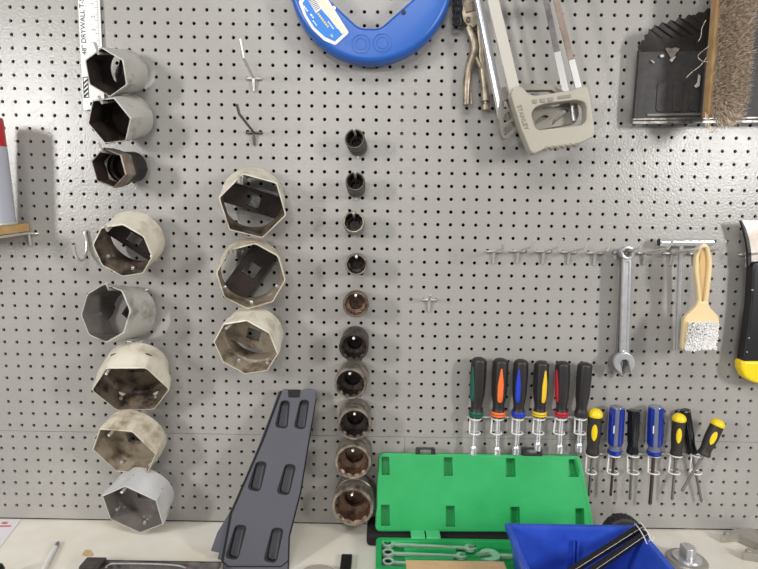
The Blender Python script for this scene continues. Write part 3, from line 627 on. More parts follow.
# a few loose hairs trailing from the lower corner
hair = []
for k in range(6):
    p = at(705 + k * .8, 112 + k, .1); q = [p, p + np.array([-.004 + .006 * random.random(), -.004, -.012]), p + np.array([.004 * random.random(), -.006, -.026 - .006 * random.random()]), p + np.array([.012, -.004, -.034 + .012 * random.random()]), p + np.array([.02, 0, -.026])]
    hair.append(tube(smooth_path(q, 4), .0006, 4))
for q in ([(706, 20), (702, 28), (701, 36), (698, 42)], [(712, 44), (704, 50), (698, 56), (702, 61), (709, 62)], [(708, 56), (700, 66), (692, 72), (686, 78)]): hair.append(tube(smooth_path([at(x, y, .075) for x, y in q], 5), .0006, 4))
obj('loose_hairs', hair, m_brist, br, kind='stuff')

# ------------------------------------------------------------------ combination wrenches
def wrench(c0, R0, sh, w0, w1, c1, R1, open_ang, D, t, m, label, group, name='combination_wrench', slot=.55):
    """flat outline: ring at c0, shank along sh, open jaw at c1 (pixels)"""
    r = thing(name, label, 'wrench', at(*c1, D), group)
    c0, c1 = np.array(c0, float), np.array(c1, float)
    d = nrm(c1 - c0); nn = np.array([-d[1], d[0]])
    ring = pplate(circ(c0, R0, 32), [[(c0[0] + R0 * .62 * max(rpoly(a, 6, 0), rpoly(a, 6, math.pi / 6)) * math.cos(a), c0[1] + R0 * .62 * max(rpoly(a, 6, 0), rpoly(a, 6, math.pi / 6)) * math.sin(a)) for a in np.arange(48) * 2 * math.pi / 48]], t * 1.25, D, .0015)
    obj('ring_end', ring, m, r)
    p0, p1 = c0 + d * R0 * .8, c1 - d * R1 * .6
    shk = pplate([tuple(p0 - nn * w0 / 2), tuple(p0 + nn * w0 / 2), tuple(p1 + nn * w1 / 2), tuple(p1 - nn * w1 / 2)], [rounded([tuple(p0 + d * 4 - nn * w0 * .2), tuple(p0 + d * 4 + nn * w0 * .2), tuple(p1 - d * 6 + nn * w1 * .2), tuple(p1 - d * 6 - nn * w1 * .2)], 1)], t * .8, D, .0016)
    web = pplate([tuple(p0 - nn * w0 * .3), tuple(p0 + nn * w0 * .3), tuple(p1 + nn * w1 * .3), tuple(p1 - nn * w1 * .3)], [], t * .45, D)
    obj('shank', [shk, web], m, r)
    oa = open_ang; e = np.array([math.cos(oa), math.sin(oa)]); en = np.array([-e[1], e[0]]); hw = R1 * slot * .72
    th = [a for a in np.linspace(oa + .58, oa + 2 * math.pi - .58, 34)]
    arc = [tuple(c1 + R1 * np.array([math.cos(a) * 1., math.sin(a)])) for a in th]
    tipA = c1 + e * R1 * 1.12; out = arc + [tuple(tipA - en * hw * 1.35), tuple(tipA - en * hw), tuple(c1 - e * R1 * .12 - en * hw), tuple(c1 - e * R1 * .34 - en * hw * .5), tuple(c1 - e * R1 * .34 + en * hw * .5), tuple(c1 - e * R1 * .12 + en * hw), tuple(tipA + en * hw), tuple(tipA + en * hw * 1.35)]
    obj('open_jaw', pplate(out, [], t * 1.05, D, .0012), m, r); return r
wrench((626.6, 252.8), 6.9, None, 8.6, 8.6, (623.6, 362.5), 10.4, math.radians(78), .036, .010, m_steel, 'front combination wrench, its whole length in view, hanging on the hook row', 'combination wrenches on one hook')
wrench((624.5, 254), 6.9, None, 8.4, 8.6, (619.6, 363.5), 10.8, math.radians(104), .018, .009, mat('dull_steel', (142, 138, 134), .38, .5, var=.2, vscale=50), 'duller combination wrench half hidden behind the front wrench', 'combination wrenches on one hook')

# ------------------------------------------------------------------ T handle wrench
D = .022
tw = thing('t_handle_wrench', 'chrome T handle wrench with long rod, across the hooks beside the wash brush', 'wrench', at(678, 348, .02))
e0, e1 = at(658.5, 242.5, D), at(713, 242.0, D); a = nrm(e1 - e0)
obj('cross_handle', [lathe(e0, e1, [(0.02, .0045), (0.02, .0068), (0, .0088), (.02, .0094), (.16, .0094), (.18, .0082), (.97, .0082), (1, .0068)], 24)], m_chrome, tw)
obj('handle_bore', lathe(e0 - a * .0003, e0 + a * .004, [(0, .0067), (1, .0067)], 20), m_ink, tw, label='dark open end of the handle')
obj('rod', tube([at(681.2, 243, D), at(680, 275, .018), at(677.3, 350, .012)], .0047, 14), m_steel, tw)

# ------------------------------------------------------------------ wash brush
D = .074
wb = thing('wash_brush', 'beige plastic wash brush with white bristles hanging by its loop handle', 'brush', at(698, 352, D))
zb1 = lambda P_: [(470 + x / 2.632, 225 + y / 2.632) for x, y in P_]
out = zb1([(600, 54), (608, 47), (618, 47), (626, 56), (633, 80), (635, 110), (628, 170), (624, 200), (628, 215), (652, 240), (653, 262), (643, 328), (553, 328), (558, 262), (562, 240), (590, 215), (597, 200), (595, 170), (588, 120), (590, 85)])
slot_ = zb1([(606, 62), (616, 60), (622, 80), (623, 110), (617, 170), (613, 200), (607, 200), (605, 170), (600, 120), (600, 85)])
obj('frame', pplate(rounded(out, 3), [rounded(slot_, 2)], .012, D, .003), m_beige, wb, 50)
obj('handle_web', pplate(rounded(zb1([(606, 66), (617, 66), (622, 100), (616, 170), (612, 200), (608, 200), (606, 170), (601, 110)]), 1), [], .004, D - .002), m_beige2, wb, label='recessed tan web inside the handle')
n = 1500; c = [at(x, y, D + .006) for x, y in zb1([(577, 258), (640, 257), (633, 318), (566, 322)])]
gu, gv = 16, 15; ro = []; tp = []
for i in range(gu):
    for j in range(gv):
        u, v = (i + .5) / gu, (j + .5) / gv; b = (c[0] * (1 - u) + c[1] * u) * (1 - v) + (c[3] * (1 - u) + c[2] * u) * v
        for k in range(5):
            r0 = b + RNG.normal(size=3) * .0006; ro.append(r0); tp.append(r0 + OUT * (.012 + .003 * RNG.random()) + np.array([(u - .5) * .012 - .002, 0, -(v - .5) * .010]) + RNG.normal(size=3) * .0013)
V, Fc = strands(np.array(ro), np.array(tp), .0012, RNG.normal(size=(len(ro), 3)) * .0003, .95)
obj('bristles', (V, Fc), m_nylon, wb, kind='stuff')

# ------------------------------------------------------------------ scraper at the right edge
D = .030
sc_ = thing('long_scraper', 'long black handled scraper with a flared steel blade and yellow end at the right edge', 'scraper', at(760, 384, D))
mir = lambda P_, ax=768: P_ + [(2 * ax - x, y) for x, y in P_[::-1]]
obj('blade', pplate(mir([(740.5, 220.7), (744, 229), (747, 240), (749, 252), (749.5, 266)]), [circ((764, 253.5), 3, 14)], .0022, D, .0004), mat('brushed_blade', (214, 208, 200), .3, .45, rgb2=(170, 156, 146), vscale=14), sc_)
obj('edge_guard', pplate([(739.5, 220.5), (741.5, 220.5), (745.5, 229), (748.6, 240), (750.4, 252), (750.8, 266), (747, 266), (746.8, 252), (745, 240), (742.5, 229)], [], .006, D, .0008), m_black, sc_)
obj('handle', pplate(rounded(mir([(751, 261), (749, 268), (747.3, 300), (743.8, 330), (739, 361)]), 3), [], .024, D, .005), m_black, sc_, 50)
obj('end_grip', pplate(rounded(mir([(738.8, 359), (737.2, 362), (737.4, 368), (741, 376), (748, 380.5), (757, 383)]), 3), [], .026, D, .006), m_yellow, sc_, 50, label='yellow rounded end')
for y, x in ((290, 752.5), (338, 749), (352, 747)):
    p = at(x, y, D + .0122); obj('rivet', lathe(p - OUT * .002, p + OUT * .001, [(0, .0016), (1, .0012)], 10), m_zinc, sc_)

# ------------------------------------------------------------------ driver racks
m_wire = mat('white_rack_wire', (236, 233, 228), .3, .1)
def ring(c, rx, ry, r=.0015, n=25, open_=0): return tube([c + np.array([rx * math.sin(q), -ry * math.cos(q), 0]) for q in np.linspace(open_, 2 * math.pi - open_, n)], r, 7, open_ > 0)
def rack(label, yu, yl, xs_u, xs_l, x0, x1, DC):
    c0, c1 = at(x0, yu, .004), at(x1, yu, .004); t = thing('tool_rack', label, 'rack', (c0 * .5 + c1 * .5) * (1, 0, 1), 'wire driver racks')
    obj('back_wire', tube([c0, c1], .0018, 8), m_wire, t)
    for xu, xl in zip(xs_u, xs_l):
        cu = at(xu, yu + 1, DC); cl = at(xl, yl - 1.8, DC); R = .0110
        obj('holder_loop', [ring(cu, R, R * 1.05), ring(cl, R, R), tube([np.array([cu[0] - R, -.004, c0[2]]), cu + (-R, 0, 0), cl + (-R, 0, 0)], .0016, 7), tube([np.array([cu[0] + R, -.004, c0[2]]), cu + (R * .98, 0.0, 0)], .0016, 7)], m_wire, t)
    return t
DN = .030
rack('wire rack under the row of six nut drivers', 417.3, 434.5, [475.6, 497.6, 518, 539.2, 560.9, 580.5], [474.8, 496.3, 517.3, 538.2, 559, 579.8], 467, 589, DN)
NP = [(0, .0070), (.02, .0120), (.06, .0150), (.30, .0156), (.62, .0146), (.74, .0118), (.82, .0106), (.88, .0116), (.93, .0138), (1.0, .0128)]
def nut_driver(top, bot, end, wpx, col, th0, label):
    p0, p1, p2 = at(*top, DN + .001), at(*bot, DN), at(*end, DN - .001); t = thing('nut_driver', label, 'nut driver', p2, 'nut drivers in the upper rack')
    k = wpx / 2 * mpp(p0) / .0156; pr = [(f, r * k, (.10 if .1 < f < .7 else (.04 if f <= .1 else 0))) for f, r in NP]
    obj('handle', lathe(p0, p1, pr, 36, 6), mat('driver_handle_black', (42, 38, 38), .42), t)
    pq = [(f, r * k) for f, r in NP]
    if col != 'black':
        obj('colour_stripe', lathe_patch(p0, p1, pq, th0, .36, .14, .72, .0008, taper='drop'), COLS[col], t, label=col + ' stripe')
        obj('colour_band', lathe(p0 + (p1 - p0) * .90, p0 + (p1 - p0) * .985, [(0, .0136 * k), (.1, .0142 * k), (.42, .0142 * k), (.46, .0134 * k), (.54, .0134 * k), (.58, .0142 * k), (.9, .0142 * k), (1, .0130 * k)], 28), COLS[col], t, label=col + ' collar bands')
    d = nrm(p2 - p1); L = np.linalg.norm(p2 - p1)
    obj('shaft', lathe(p1 - d * .004, p1 + d * (L - .014), [(0, .0050), (1, .0050)], 18), m_chrome, t)
    obj('socket_tip', lathe(p1 + d * (L - .018), p2, [(0, .0052), (.2, .0072), (.45, .0078), (1, .0076)], 20), m_chrome, t)
nut_driver((479.3, 357.5), (475.8, 416.5), (473, 454), 16.2, 'green', -1.0, 'nut driver with a dark green stripe, leftmost in the upper rack')
nut_driver((500.8, 358.5), (498, 416.5), (496.8, 455), 16.6, 'orange', -.05, 'nut driver with an orange stripe and collar bands')
nut_driver((521.2, 359.5), (518.3, 416.5), (515.8, 454), 15.4, 'blue', -.48, 'nut driver with a blue stripe and black handle')
nut_driver((541.8, 361), (539.4, 416.3), (537.2, 450), 15.4, 'yellow', .30, 'nut driver with a yellow stripe, right of the blue striped one')
nut_driver((562.8, 361.5), (561.4, 416.3), (559.2, 452.5), 15.2, 'red', -1.2, 'nut driver with a narrow red stripe, second from the right in the upper rack')
nut_driver((585.2, 362.5), (580.8, 416.3), (578.8, 451), 15.4, 'black', 0, 'all black nut driver at the right end of the upper rack')
rack('wire rack under the seven screwdrivers', 454, 474, [592.2, 614.4, 633, 654, 676, 697], [590.8, 612.6, 633, 653.4, 674, 695.5], 584, 710, DN)
def shaft(p1, p2, r, m, t, tip='flat'):
    d = nrm(p2 - p1); obj('shaft', lathe(p1 - d * .006, p2, [(0, r), (.93, r), (.97, r * 1.15), (1, r * .5)], 12), m, t)
YP = [(0, .006), (.03, .0105), (.10, .0132), (.13, .0134), (.16, .0126), (.45, .0134), (.62, .0128), (.82, .0106), (.90, .0112), (.96, .0126), (1, .0112)]
def yb_driver(top, bot, end, wpx, label, D=DN, m=None):
    p0, p1, p2 = at(*top, D), at(*bot, D), at(*end, D - .004); t = thing('screwdriver', label, 'screwdriver', p2, 'screwdrivers in the lower rack'); k = wpx / 2 * mpp(p0) / .0134
    pr = [(f, r * k, .05 if .2 < f < .8 else 0) for f, r in YP]
    obj('handle', lathe(p0 + (p1 - p0) * .13, p1, [((f - .13) / .87, r, fl_) for f, r, fl_ in pr if f >= .13], 36, 6), mat('driver_handle_charcoal', (46, 42, 38), .5), t)
    obj('end_cap', lathe(p0, p0 + (p1 - p0) * .17, [(0, .003 * k), (.08, .0072 * k), (.3, .0112 * k), (.6, .0134 * k), (.85, .0136 * k), (1, .0128 * k)], 30), m_yellow, t, label='yellow domed cap')
    obj('inlay', lathe_patch(p0, p1, [(f, r * k) for f, r in YP], -.32, .40, .30, .66, .0010), m_yellow, t, label='yellow oval inlay')
    shaft(p1, p2, .0028, m or m_gsteel, t)
yb_driver((595.8, 408.5), (592.4, 454), (588.8, 496), 14.2, 'black screwdriver with yellow cap, leftmost in the lower rack')
yb_driver((679.6, 413.5), (676, 455.5), (672, 500), 13.0, 'upright black screwdriver with a yellow cap, beside the crossed pair')
yb_driver((719.8, 419.5), (703.2, 455), (681.6, 491.5), 13.4, 'leaning black screwdriver with a yellow cap at the right end of the lower rack', DN + .012)
BP = [(0, .0120), (.03, .0138), (.10, .0142), (.74, .0138), (.80, .0112), (.86, .0106), (.90, .0128), (.97, .0132), (1, .012)]
def blue_driver(top, bot, end, wpx, r, m, label):
    p0, p1, p2 = at(*top, DN), at(*bot, DN), at(*end, DN - .003); t = thing('screwdriver', label, 'screwdriver', p2, 'screwdrivers in the lower rack'); k = wpx / 2 * mpp(p0) / .0150
    obj('handle', lathe(p0, p1, [(f, q * k, .06 if f < .75 else 0) for f, q in BP], 36, 4), m_clear, t)
    pq = [(f, q * k) for f, q in BP]
    for th0 in (-1.15, .62): obj('blue_grip', lathe_patch(p0, p1, pq, th0, .58, .02, .80, .0016, taper=None), m_acry, t)
    obj('blue_collar', lathe(p0 + (p1 - p0) * .89, p1, [(0, .012 * k), (.2, .0138 * k), (.8, .0138 * k), (1, .012 * k)], 28), m_acry, t)
    # faint printed marks
    a = nrm(p1 - p0); q = p0 + (p1 - p0) * .36 + OUT * (.0115 * k) - RT * .0085 * k
    obj('print_mark', bar(q, q + a * .016, .0022, .0012, RT, .0002), m_white, t)
    shaft(p1, p2, r, m, t)
blue_driver((617, 406.5), (614.3, 454), (610.6, 496), 15, .0027, m_dsteel, 'blue clear handled screwdriver with thin dark shaft, second from left in the lower rack')
blue_driver((655.8, 406), (653.8, 455), (650, 504.5), 15.4, .0036, m_dsteel, 'blue clear handled screwdriver with the thickest brown shaft')
KP = [(0, .0085), (.02, .0108), (.07, .0118), (.60, .0112), (.80, .0096), (.90, .0100), (.95, .0112), (1, .0106)]
def black_driver(top, bot, end, wpx, label, D=DN):
    p0, p1, p2 = at(*top, D), at(*bot, D), at(*end, D - .004); t = thing('screwdriver', label, 'screwdriver', p2, 'screwdrivers in the lower rack'); k = wpx / 2 * mpp(p0) / .0118
    obj('handle', lathe(p0, p1, [(f, q * k, .12 if f < .85 else 0) for f, q in KP], 36, 6), mat('gloss_black', (22, 22, 26), .2), t)
    d = nrm(p1 - p0); obj('ferrule', lathe(p1 - d * .001, p1 + d * .004, [(0, .0075), (1, .006)], 18), m_chrome, t)
    shaft(p1, p2, .0028, m_gsteel, t)
black_driver((634.2, 410), (632.4, 453), (630, 500), 12.6, 'glossy all black screwdriver standing between the two blue ones')
black_driver((684.8, 409.5), (692, 453), (701.6, 502), 11, 'glossy all black screwdriver leaning behind the yellow capped pair', DN - .013)

# ------------------------------------------------------------------ green wrench case
HR = .030
cl = [flat(376, 537, HR), flat(598, 537, HR)]
yb = cl[0][1]; xl, xr = cl[0][0], cl[1][0] + .004; Dt = .1015
gc = thing('wrench_case', 'open green plastic wrench case, its lid leaning against the pegboard', 'case', ((xl + xr) / 2, yb - Dt / 2, 0))
def rrect(x0, x1, y0, y1, r): return rounded([(x0, y0), (x1, y0), (x1, y1), (x0, y1)], r, 5)
oo, ux_, uy_, nn_ = np.zeros(3), RT, np.array([0, 1., 0]), UP
rim = plate(rrect(xl, xr, yb - Dt, yb, .012), [rrect(xl + .011, xr - .011, yb - Dt + .010, yb - .010, .006)], HR - .001, .0012, o=(0, 0, HR / 2 + .0005), ux=RT, uy=uy_, n=UP)
flo = plate(rrect(xl + .008, xr - .008, yb - Dt + .006, yb - .006, .006), [], .008, 0, o=(0, 0, .008), ux=RT, uy=uy_, n=UP)
tray = obj('tray', [rim, flo], m_green, gc)
ys = [flat(400, y, .022)[1] for y in (544.5, 553.5, 562.5, 571)]
gr = []
for k in range(4):
    ym = ys[k] - (ys[0] - ys[1]) * .5
    x0_, x1_ = flat(404 if k < 2 else 402, 550, .02)[0], flat(456 - 5 * k, 550, .02)[0]
    gr.append(bbox((x0_, ym - .0035, .011), (x1_, ym + .0035, .024), .001))
for xc in (413, 441):
    x_ = flat(xc, 550, .02)[0]; gr.append(bbox((x_ - .007, ys[3], .011), (x_ + .007, ys[0] + .012, .0175), .001))
obj('wrench_cradle', gr, m_green, tray)
# lid
LB, LT = flat(400, 531, HR + .002), at(480, 454.5, .036)
ln_ = np.array([0, LT[1] - LB[1], LT[2] - LB[2]]); LH = np.linalg.norm(ln_); lu = nrm(ln_); lnm = np.cross(RT, lu); lnm = lnm if lnm[1] < 0 else -lnm    # towards the viewer
lo = np.array([0, LB[1], LB[2]]); toL = lambda x, y: ((lambda p: (p[0], float(np.dot(p - lo, lu))))(onplane(x, y, lo, lnm)))
lid_out = rounded([toL(379.3, 454), toL(577, 456.8), toL(592, 532), toL(375.8, 531)], .012, 5); lt = .026
pk = []
for x0_, x1_, y0_, y1_ in ((381.8, 389, 457, 475), (443.8, 452.2, 457.5, 476), (505.8, 515, 458.5, 477), (568.8, 578.5, 459.5, 477), (381, 389.5, 505, 526), (446, 454.5, 506, 527), (510, 519.5, 507, 528), (575.5, 584, 508.5, 530)):
    pk.append(rounded([toL(x0_, y0_), toL(x1_, y0_), toL(x1_ + .6, y1_), toL(x0_, y1_)], .0012, 2))
face = plate(lid_out, pk, .018, .001, o=lo - lnm * .009, ux=RT, uy=lu, n=lnm)
bk = plate(lid_out, [], .008, .002, o=lo - lnm * .0215, ux=RT, uy=lu, n=lnm)
lid = obj('lid', [face, bk], m_green, gc, 45)
rimo = rounded([toL(378.6, 453.2), toL(581, 456), toL(596, 533), toL(375, 532)], .012, 5); rimi = rounded([toL(380.6, 455.5), toL(575.4, 458.4), toL(588, 529.8), toL(377.8, 528.8)], .011, 5)
obj('lid_rim', plate(rimo, [rimi], .016, .0015, o=lo - lnm * .011, ux=RT, uy=lu, n=lnm), m_green, lid)
for x in (425.7, 532.8):
    q = toL(x, 454); P0 = lo + RT * q[0] + lu * (q[1] + .0045) - lnm * .008
    f2 = lambda pts: plate(rounded(pts, .003), [rounded([(-.0115, -.005), (.0115, -.005), (.0115, .0038), (-.0115, .0038)], .001)] , .012, .001, o=P0, ux=RT, uy=lu, n=lnm)
    obj('latch', f2([(-.021, -.0095), (.021, -.0095), (.0195, .0075), (-.0195, .0075)]), m_black, gc, label='black plastic latch')
for x0_, x1_ in ((410.8, 424.8), (426, 440)):
    a, b = flat(x0_, 533.5, HR + .003), flat(x1_, 533.5, HR + .003)
    obj('hinge', bbox((a[0], yb - .004, HR - .004), (b[0], LB[1] + .003, HR + .004), .0012), m_green2, gc)
def lying_wrench(ring_c, R0, jaw_c, R1, w, z, t, label, ratchet=True, oa=.35, m=None, ring_=True):
    c0 = flat(*ring_c, z); c1 = flat(*jaw_c, z); r = thing('ratchet_wrench' if ratchet else 'open_end_wrench', label, 'wrench', (c1 * .5 + c0 * .5) * (1, 1, 0) + (0, 0, z - t / 2), 'wrenches in the green case')
    k = mpp(c0); R0, R1, w = R0 * k, R1 * k, w * k; d = nrm((c1 - c0) * (1, 1, 0)); nn = np.cross(UP, d); C = lambda p: (p[0], p[1])
    pl_ = lambda o_, h_, tt, bv: plate([C(p) for p in o_], [[C(p) for p in q] for q in h_], tt, bv, o=(0, 0, z), ux=RT, uy=uy_, n=UP)
    cir = lambda c, R, n=28: [c + R * (math.cos(a) * d + math.sin(a) * nn) for a in np.arange(n) * 2 * math.pi / n]
    m = m or m_chrome
    if ring_:
        obj('ring_end', pl_(cir(c0, R0 * 1.1), [cir(c0, R0 * .62, 24)], t * 1.25, .0012), m, r)
        obj('dark_hole_disc', pl_(cir(c0, R0 * .64, 24), [cir(c0, R0 * .3, 12)], t * .7, .0003), m_rampd, r)  # near-black disc stands in for the dark hole of the ring
    p0, p1 = c0 + d * R0 * .8, c1 - d * R1 * .6
    obj('shank', pl_([p0 - nn * w / 2, p1 - nn * w * .42, p1 + nn * w * .42, p0 + nn * w / 2], [], t * .8, .001), m, r)
    e = math.cos(oa) * d + math.sin(oa) * nn; en = np.cross(UP, e); hw = R1 * .48
    arc = [c1 + R1 * (math.cos(a) * e + math.sin(a) * en) for a in np.linspace(.6, 2 * math.pi - .6, 26)]; tp = c1 + e * R1 * 1.1
    obj('open_jaw', pl_(arc + [tp - en * hw * 1.25, tp - en * hw, c1 - e * R1 * .25 - en * hw * .8, c1 - e * R1 * .25 + en * hw * .8, tp + en * hw, tp + en * hw * 1.25], [], t, .0008), m, r)
lying_wrench((387.6, 544), 5.6, (470, 548), 5.4, 3.4, .0235, .006, 'ratcheting wrench nearest the hinge in the green case')
lying_wrench((388, 553.3), 5.6, (461, 556), 5.0, 3.2, .0235, .006, 'ratcheting wrench second from the hinge in the green case')
lying_wrench((388.2, 562.4), 5.6, (450, 565), 4.8, 3.0, .0235, .006, 'ratcheting wrench third from the hinge, partly behind the cardboard box')
lying_wrench((560, 556), 4, (489.5, 556), 10.4, 5.6, .026, .007, 'larger open end wrench in the green case, its shank running behind the blue bin', False, .2, m=m_chrome)

q = flat(366.5, 545, .0); tr2 = thing('dark_gap_block', 'black block added to fill the dark gap behind the green case', 'tool roll', (.95, -.045, 0))  # plain black block added for the shadowed gap behind the case
obj('gap_block', bbox((q[0], -.083, .0004), (cl[1][0] - .01, -.008, .026), .008, 4), mat('gap_black', (22, 19, 20), .9), tr2)
obj('gap_block_top', bbox((q[0] + .03, -.07, .025), (cl[1][0] - .03, -.02, .0275), .001), mat('gap_black', (22, 19, 20), .9), tr2)

# ------------------------------------------------------------------ cardboard box on the case
zc = .062; q0, q1 = flat(406.3, 560.5, zc), flat(503, 561, zc)
cbx = thing('cardboard_box', 'slim brown cardboard box on the shelf in front of the green case', 'box', ((q0[0] + q1[0]) / 2, q0[1] - .02, 0))
obj('carton', bbox((q0[0], q0[1] - .042, .0004), (q1[0], q0[1], zc - .001), .0008), m_card, cbx)
obj('lid_flap', bbox((q0[0] - .001, q0[1] - .043, zc - .001), (q1[0] + .001, q0[1] + .001, zc + .0004), .0004), m_card, cbx)

# ------------------------------------------------------------------ blue bin
hB = .120; bl_, br_ = flat(505, 523, hB), flat(638.5, 525.5, hB); y0b = (bl_[1] + br_[1]) / 2; y1b = y0b - .30; xa, xb_ = bl_[0], br_[0]
bn = thing('parts_bin', 'blue plastic parts bin on the shelf in front of the green case', 'bin', ((xa + xb_) / 2, (y0b + y1b) / 2, 0))
wt = .004; tp_ = .018
def rect(x0, x1, ya, yb2, z): return np.array([(x0, ya, z), (x1, ya, z), (x1, yb2, z), (x0, yb2, z)])
outer = [rect(xa + tp_ + .006, xb_ - tp_ - .006, y1b + .02, y0b - .012, 0.0), rect(xa + .006, xb_ - .006, y1b + .004, y0b - .005, hB - .010), rect(xa, xb_, y1b, y0b, hB - .010), rect(xa, xb_, y1b, y0b, hB), rect(xa + .0085, xb_ - .0085, y1b + .008, y0b - .0075, hB), rect(xa + .0085 + .004, xb_ - .0125, y1b + .010, y0b - .010, hB - .008), rect(xa + tp_ + .010, xb_ - tp_ - .010, y1b + .024, y0b - .017, .004)]
V, Fc = loft(outer, True, True)
obj('tub', (V, Fc), m_bin, bn, 30)
for x in (573, 577):
    p = at(x, 541, -y0b + .012); zt = hB - .022
    obj('divider_rib', bar(np.array([p[0], y0b - .0125, zt]), np.array([p[0], y0b - .019, .012]), .0030, .012, RT, .0007), m_bin, bn)
# two black strips tied with white wire, resting on the bin's rear corner
e = np.array([xb_ - .004, y0b - .020, hB + .009]); bt = thing('trim_strip_bundle', 'pair of long black trim strips tied with white wire, sticking out of the blue bin', 'strips', e - (0.06, .06, .04))
for k, (dx, dy) in enumerate(((0, 0), (.002, -.016))):
    p1 = e + np.array([dx, dy, -.003 * k]); p0 = flat(500 + 26 * k, 616, .034); p0 = p1 + (p0 - p1) * min(1, (p1[0] - (xa + .046 + .004 * k)) / (p1[0] - p0[0]))
    obj('strip', bar(p1, p0, .0105, .010, UP, .002), m_black, bt)
    off = np.cross(nrm(p0 - p1), RT); obj('bright_edge', tube([p1 + np.array([0, -.0058, .0036]), p0 + np.array([0, -.0058, .0036])], .0004, 6), m_gsteel, bt)
wr = []
for s_ in (.004, .014):
    c = e + nrm(flat(500, 616, .034) - e) * s_; wr.append(tube(smooth_path([c + np.array([.004, .010, -.002]), c + np.array([.0, .004, .010]), c + np.array([0, -.012, .010]), c + np.array([.002, -.026, .004]), c + np.array([.006, -.030, -.006]), c + np.array([.014, -.022, -.004])], 4), .0008, 6))
obj('wire_tie', wr, m_white, bt, label='white wire tie')

# ------------------------------------------------------------------ black ribbed wheel behind the bin
p = at(623, 515.2, .085); Rw = p[2] / 2
wp = np.array([p[0], -.085, Rw]); wh = thing('caster', 'black ribbed rubber wheel showing above the back edge of the blue bin', 'wheel', (p[0], -.085, 0))
tt = np.arange(96) * 2 * math.pi / 96; lo_ = []
for y, r, kf in ((-.014, .55, 0), (-.014, .86, 0), (-.011, .97, .02), (-.004, 1.0, .035), (.004, 1.0, .035), (.011, .97, .02), (.014, .86, 0), (.014, .55, 0)):
    rr = Rw * r * (1 - kf * (np.sign(np.sin(tt * 24)) * .5 + .5)); lo_.append(np.stack([wp[0] + rr * np.cos(tt), wp[1] + np.full(96, y), wp[2] + rr * np.sin(tt)], 1))
obj('tyre', loft(lo_, closed=True), m_rubber, wh, 30); obj('hub', lathe(wp + (0, -.012, 0), wp + (0, .012, 0), [(0, Rw * .2), (.02, Rw * .57), (.98, Rw * .57), (1, Rw * .2)], 32), m_rampd, wh)

# ------------------------------------------------------------------ round metal fitting, curved steel jaws
pc = flat(686.5, 562, .004); fit_ = thing('round_fitting', 'round flat steel fitting with a stub on top, right of the blue bin', 'fitting', (pc[0], pc[1], 0))
Rf = 19.2 * mpp(pc)
obj('disc', lathe((pc[0], pc[1], .0005), (pc[0], pc[1], .012), [(0, Rf * .96), (.3, Rf), (.75, Rf), (1, Rf * .93)], 40), m_alum, fit_)
obj('raised_hub', lathe((pc[0], pc[1], .011), (pc[0], pc[1], .016), [(0, Rf * .74), (.6, Rf * .72), (1, Rf * .68)], 40), m_steel, fit_)
st = flat(686.8, 556, .016); r_ = .0150
V, Fc = lathe((st[0], st[1], .015), (st[0], st[1], .036), [(0, r_), (.9, r_), (1, r_ * .9)], 28); V[:, 0] = np.maximum(V[:, 0], st[0] - r_ * .55)
obj('stub', (V, Fc), m_steel, fit_)
def jaw(P_, h, label):
    g = [(lambda q: (q[0], q[1]))(flat(x, y, h)) for x, y in P_]; c = np.mean(g, 0)
    t = thing('puller_jaw', label, 'puller jaw', (c[0], c[1], 0), 'curved steel puller jaws'); obj('arm', plate(rounded(g, .004), [], h, .0015, o=(0, 0, h / 2 + .0003), ux=RT, uy=uy_, n=UP), m_alum, t)
    q = flat(P_[0][0] + 6, P_[0][1] - 1.5, h); obj('end_boss', lathe((q[0], q[1], .002), (q[0], q[1], h + .003), [(0, .006), (.9, .006), (1, .005)], 18), m_alum, t)
jaw([(720.8, 535), (738, 534.4), (754, 541.5), (768, 549), (785, 540), (764, 533.5), (752, 527.8), (733, 529)], .017, 'bent grey steel puller jaw against the pegboard at the right')
jaw([(742.5, 552.5), (752, 553.5), (776, 558.5), (784, 553), (764, 549), (747, 549.5)], .016, 'grey steel puller jaw nearest the viewer in the lower right corner')

# ------------------------------------------------------------------ leaning grey ramp
T0, T1 = at(296, 389, .030), flat(262, 569, .003); dv = T1 - T0; rn = nrm(np.cross(RT, np.array([0, dv[1], dv[2]]))); rn = rn if rn[1] < 0 else -rn
ru_ = nrm(np.array([0, -dv[1], -dv[2]])); ro_ = T0
tl = lambda P_: [(lambda q: (float(q[0] - ro_[0]), float(np.dot(q - ro_, ru_))))(onplane(x, y, ro_, rn)) for x, y in P_]
rp = thing('slotted_ramp', 'long grey plastic slotted ramp leaning on the pegboard', 'ramp', (T1[0], T1[1], 0))
body = [(281, 390.5), (285, 388.5), (288, 389), (291, 393), (297, 393), (300, 391), (304, 389), (309, 388.5), (315, 389.5), (315.8, 398), (308.5, 440), (300, 492), (288.5, 537), (287.6, 572), (223, 572), (222, 561), (230.5, 513.5), (262.5, 440)]
slots = [[(281.5, 401), (288.7, 401.5), (286.5, 428), (276.3, 426)], [(300.5, 400.5), (308, 401), (304.5, 428.5), (295.3, 427)], [(256.5, 462), (265.2, 463), (259.5, 491), (249.3, 488.5)], [(285.5, 464.5), (294.3, 466), (288.5, 494.5), (278.5, 492.5)], [(235.5, 525.6), (244.8, 526.5), (237.5, 559), (227.3, 557)], [(272.5, 528.5), (281.8, 529.5), (275.8, 562), (265.5, 560)]]
sl_ = [rounded(tl(q), .008, 5) for q in slots]
pan = obj('deck', [plate(rounded(tl(body), .002, 3), sl_, .009, .001, o=ro_ - rn * .0045, ux=RT, uy=ru_, n=rn)], m_ramp, rp)
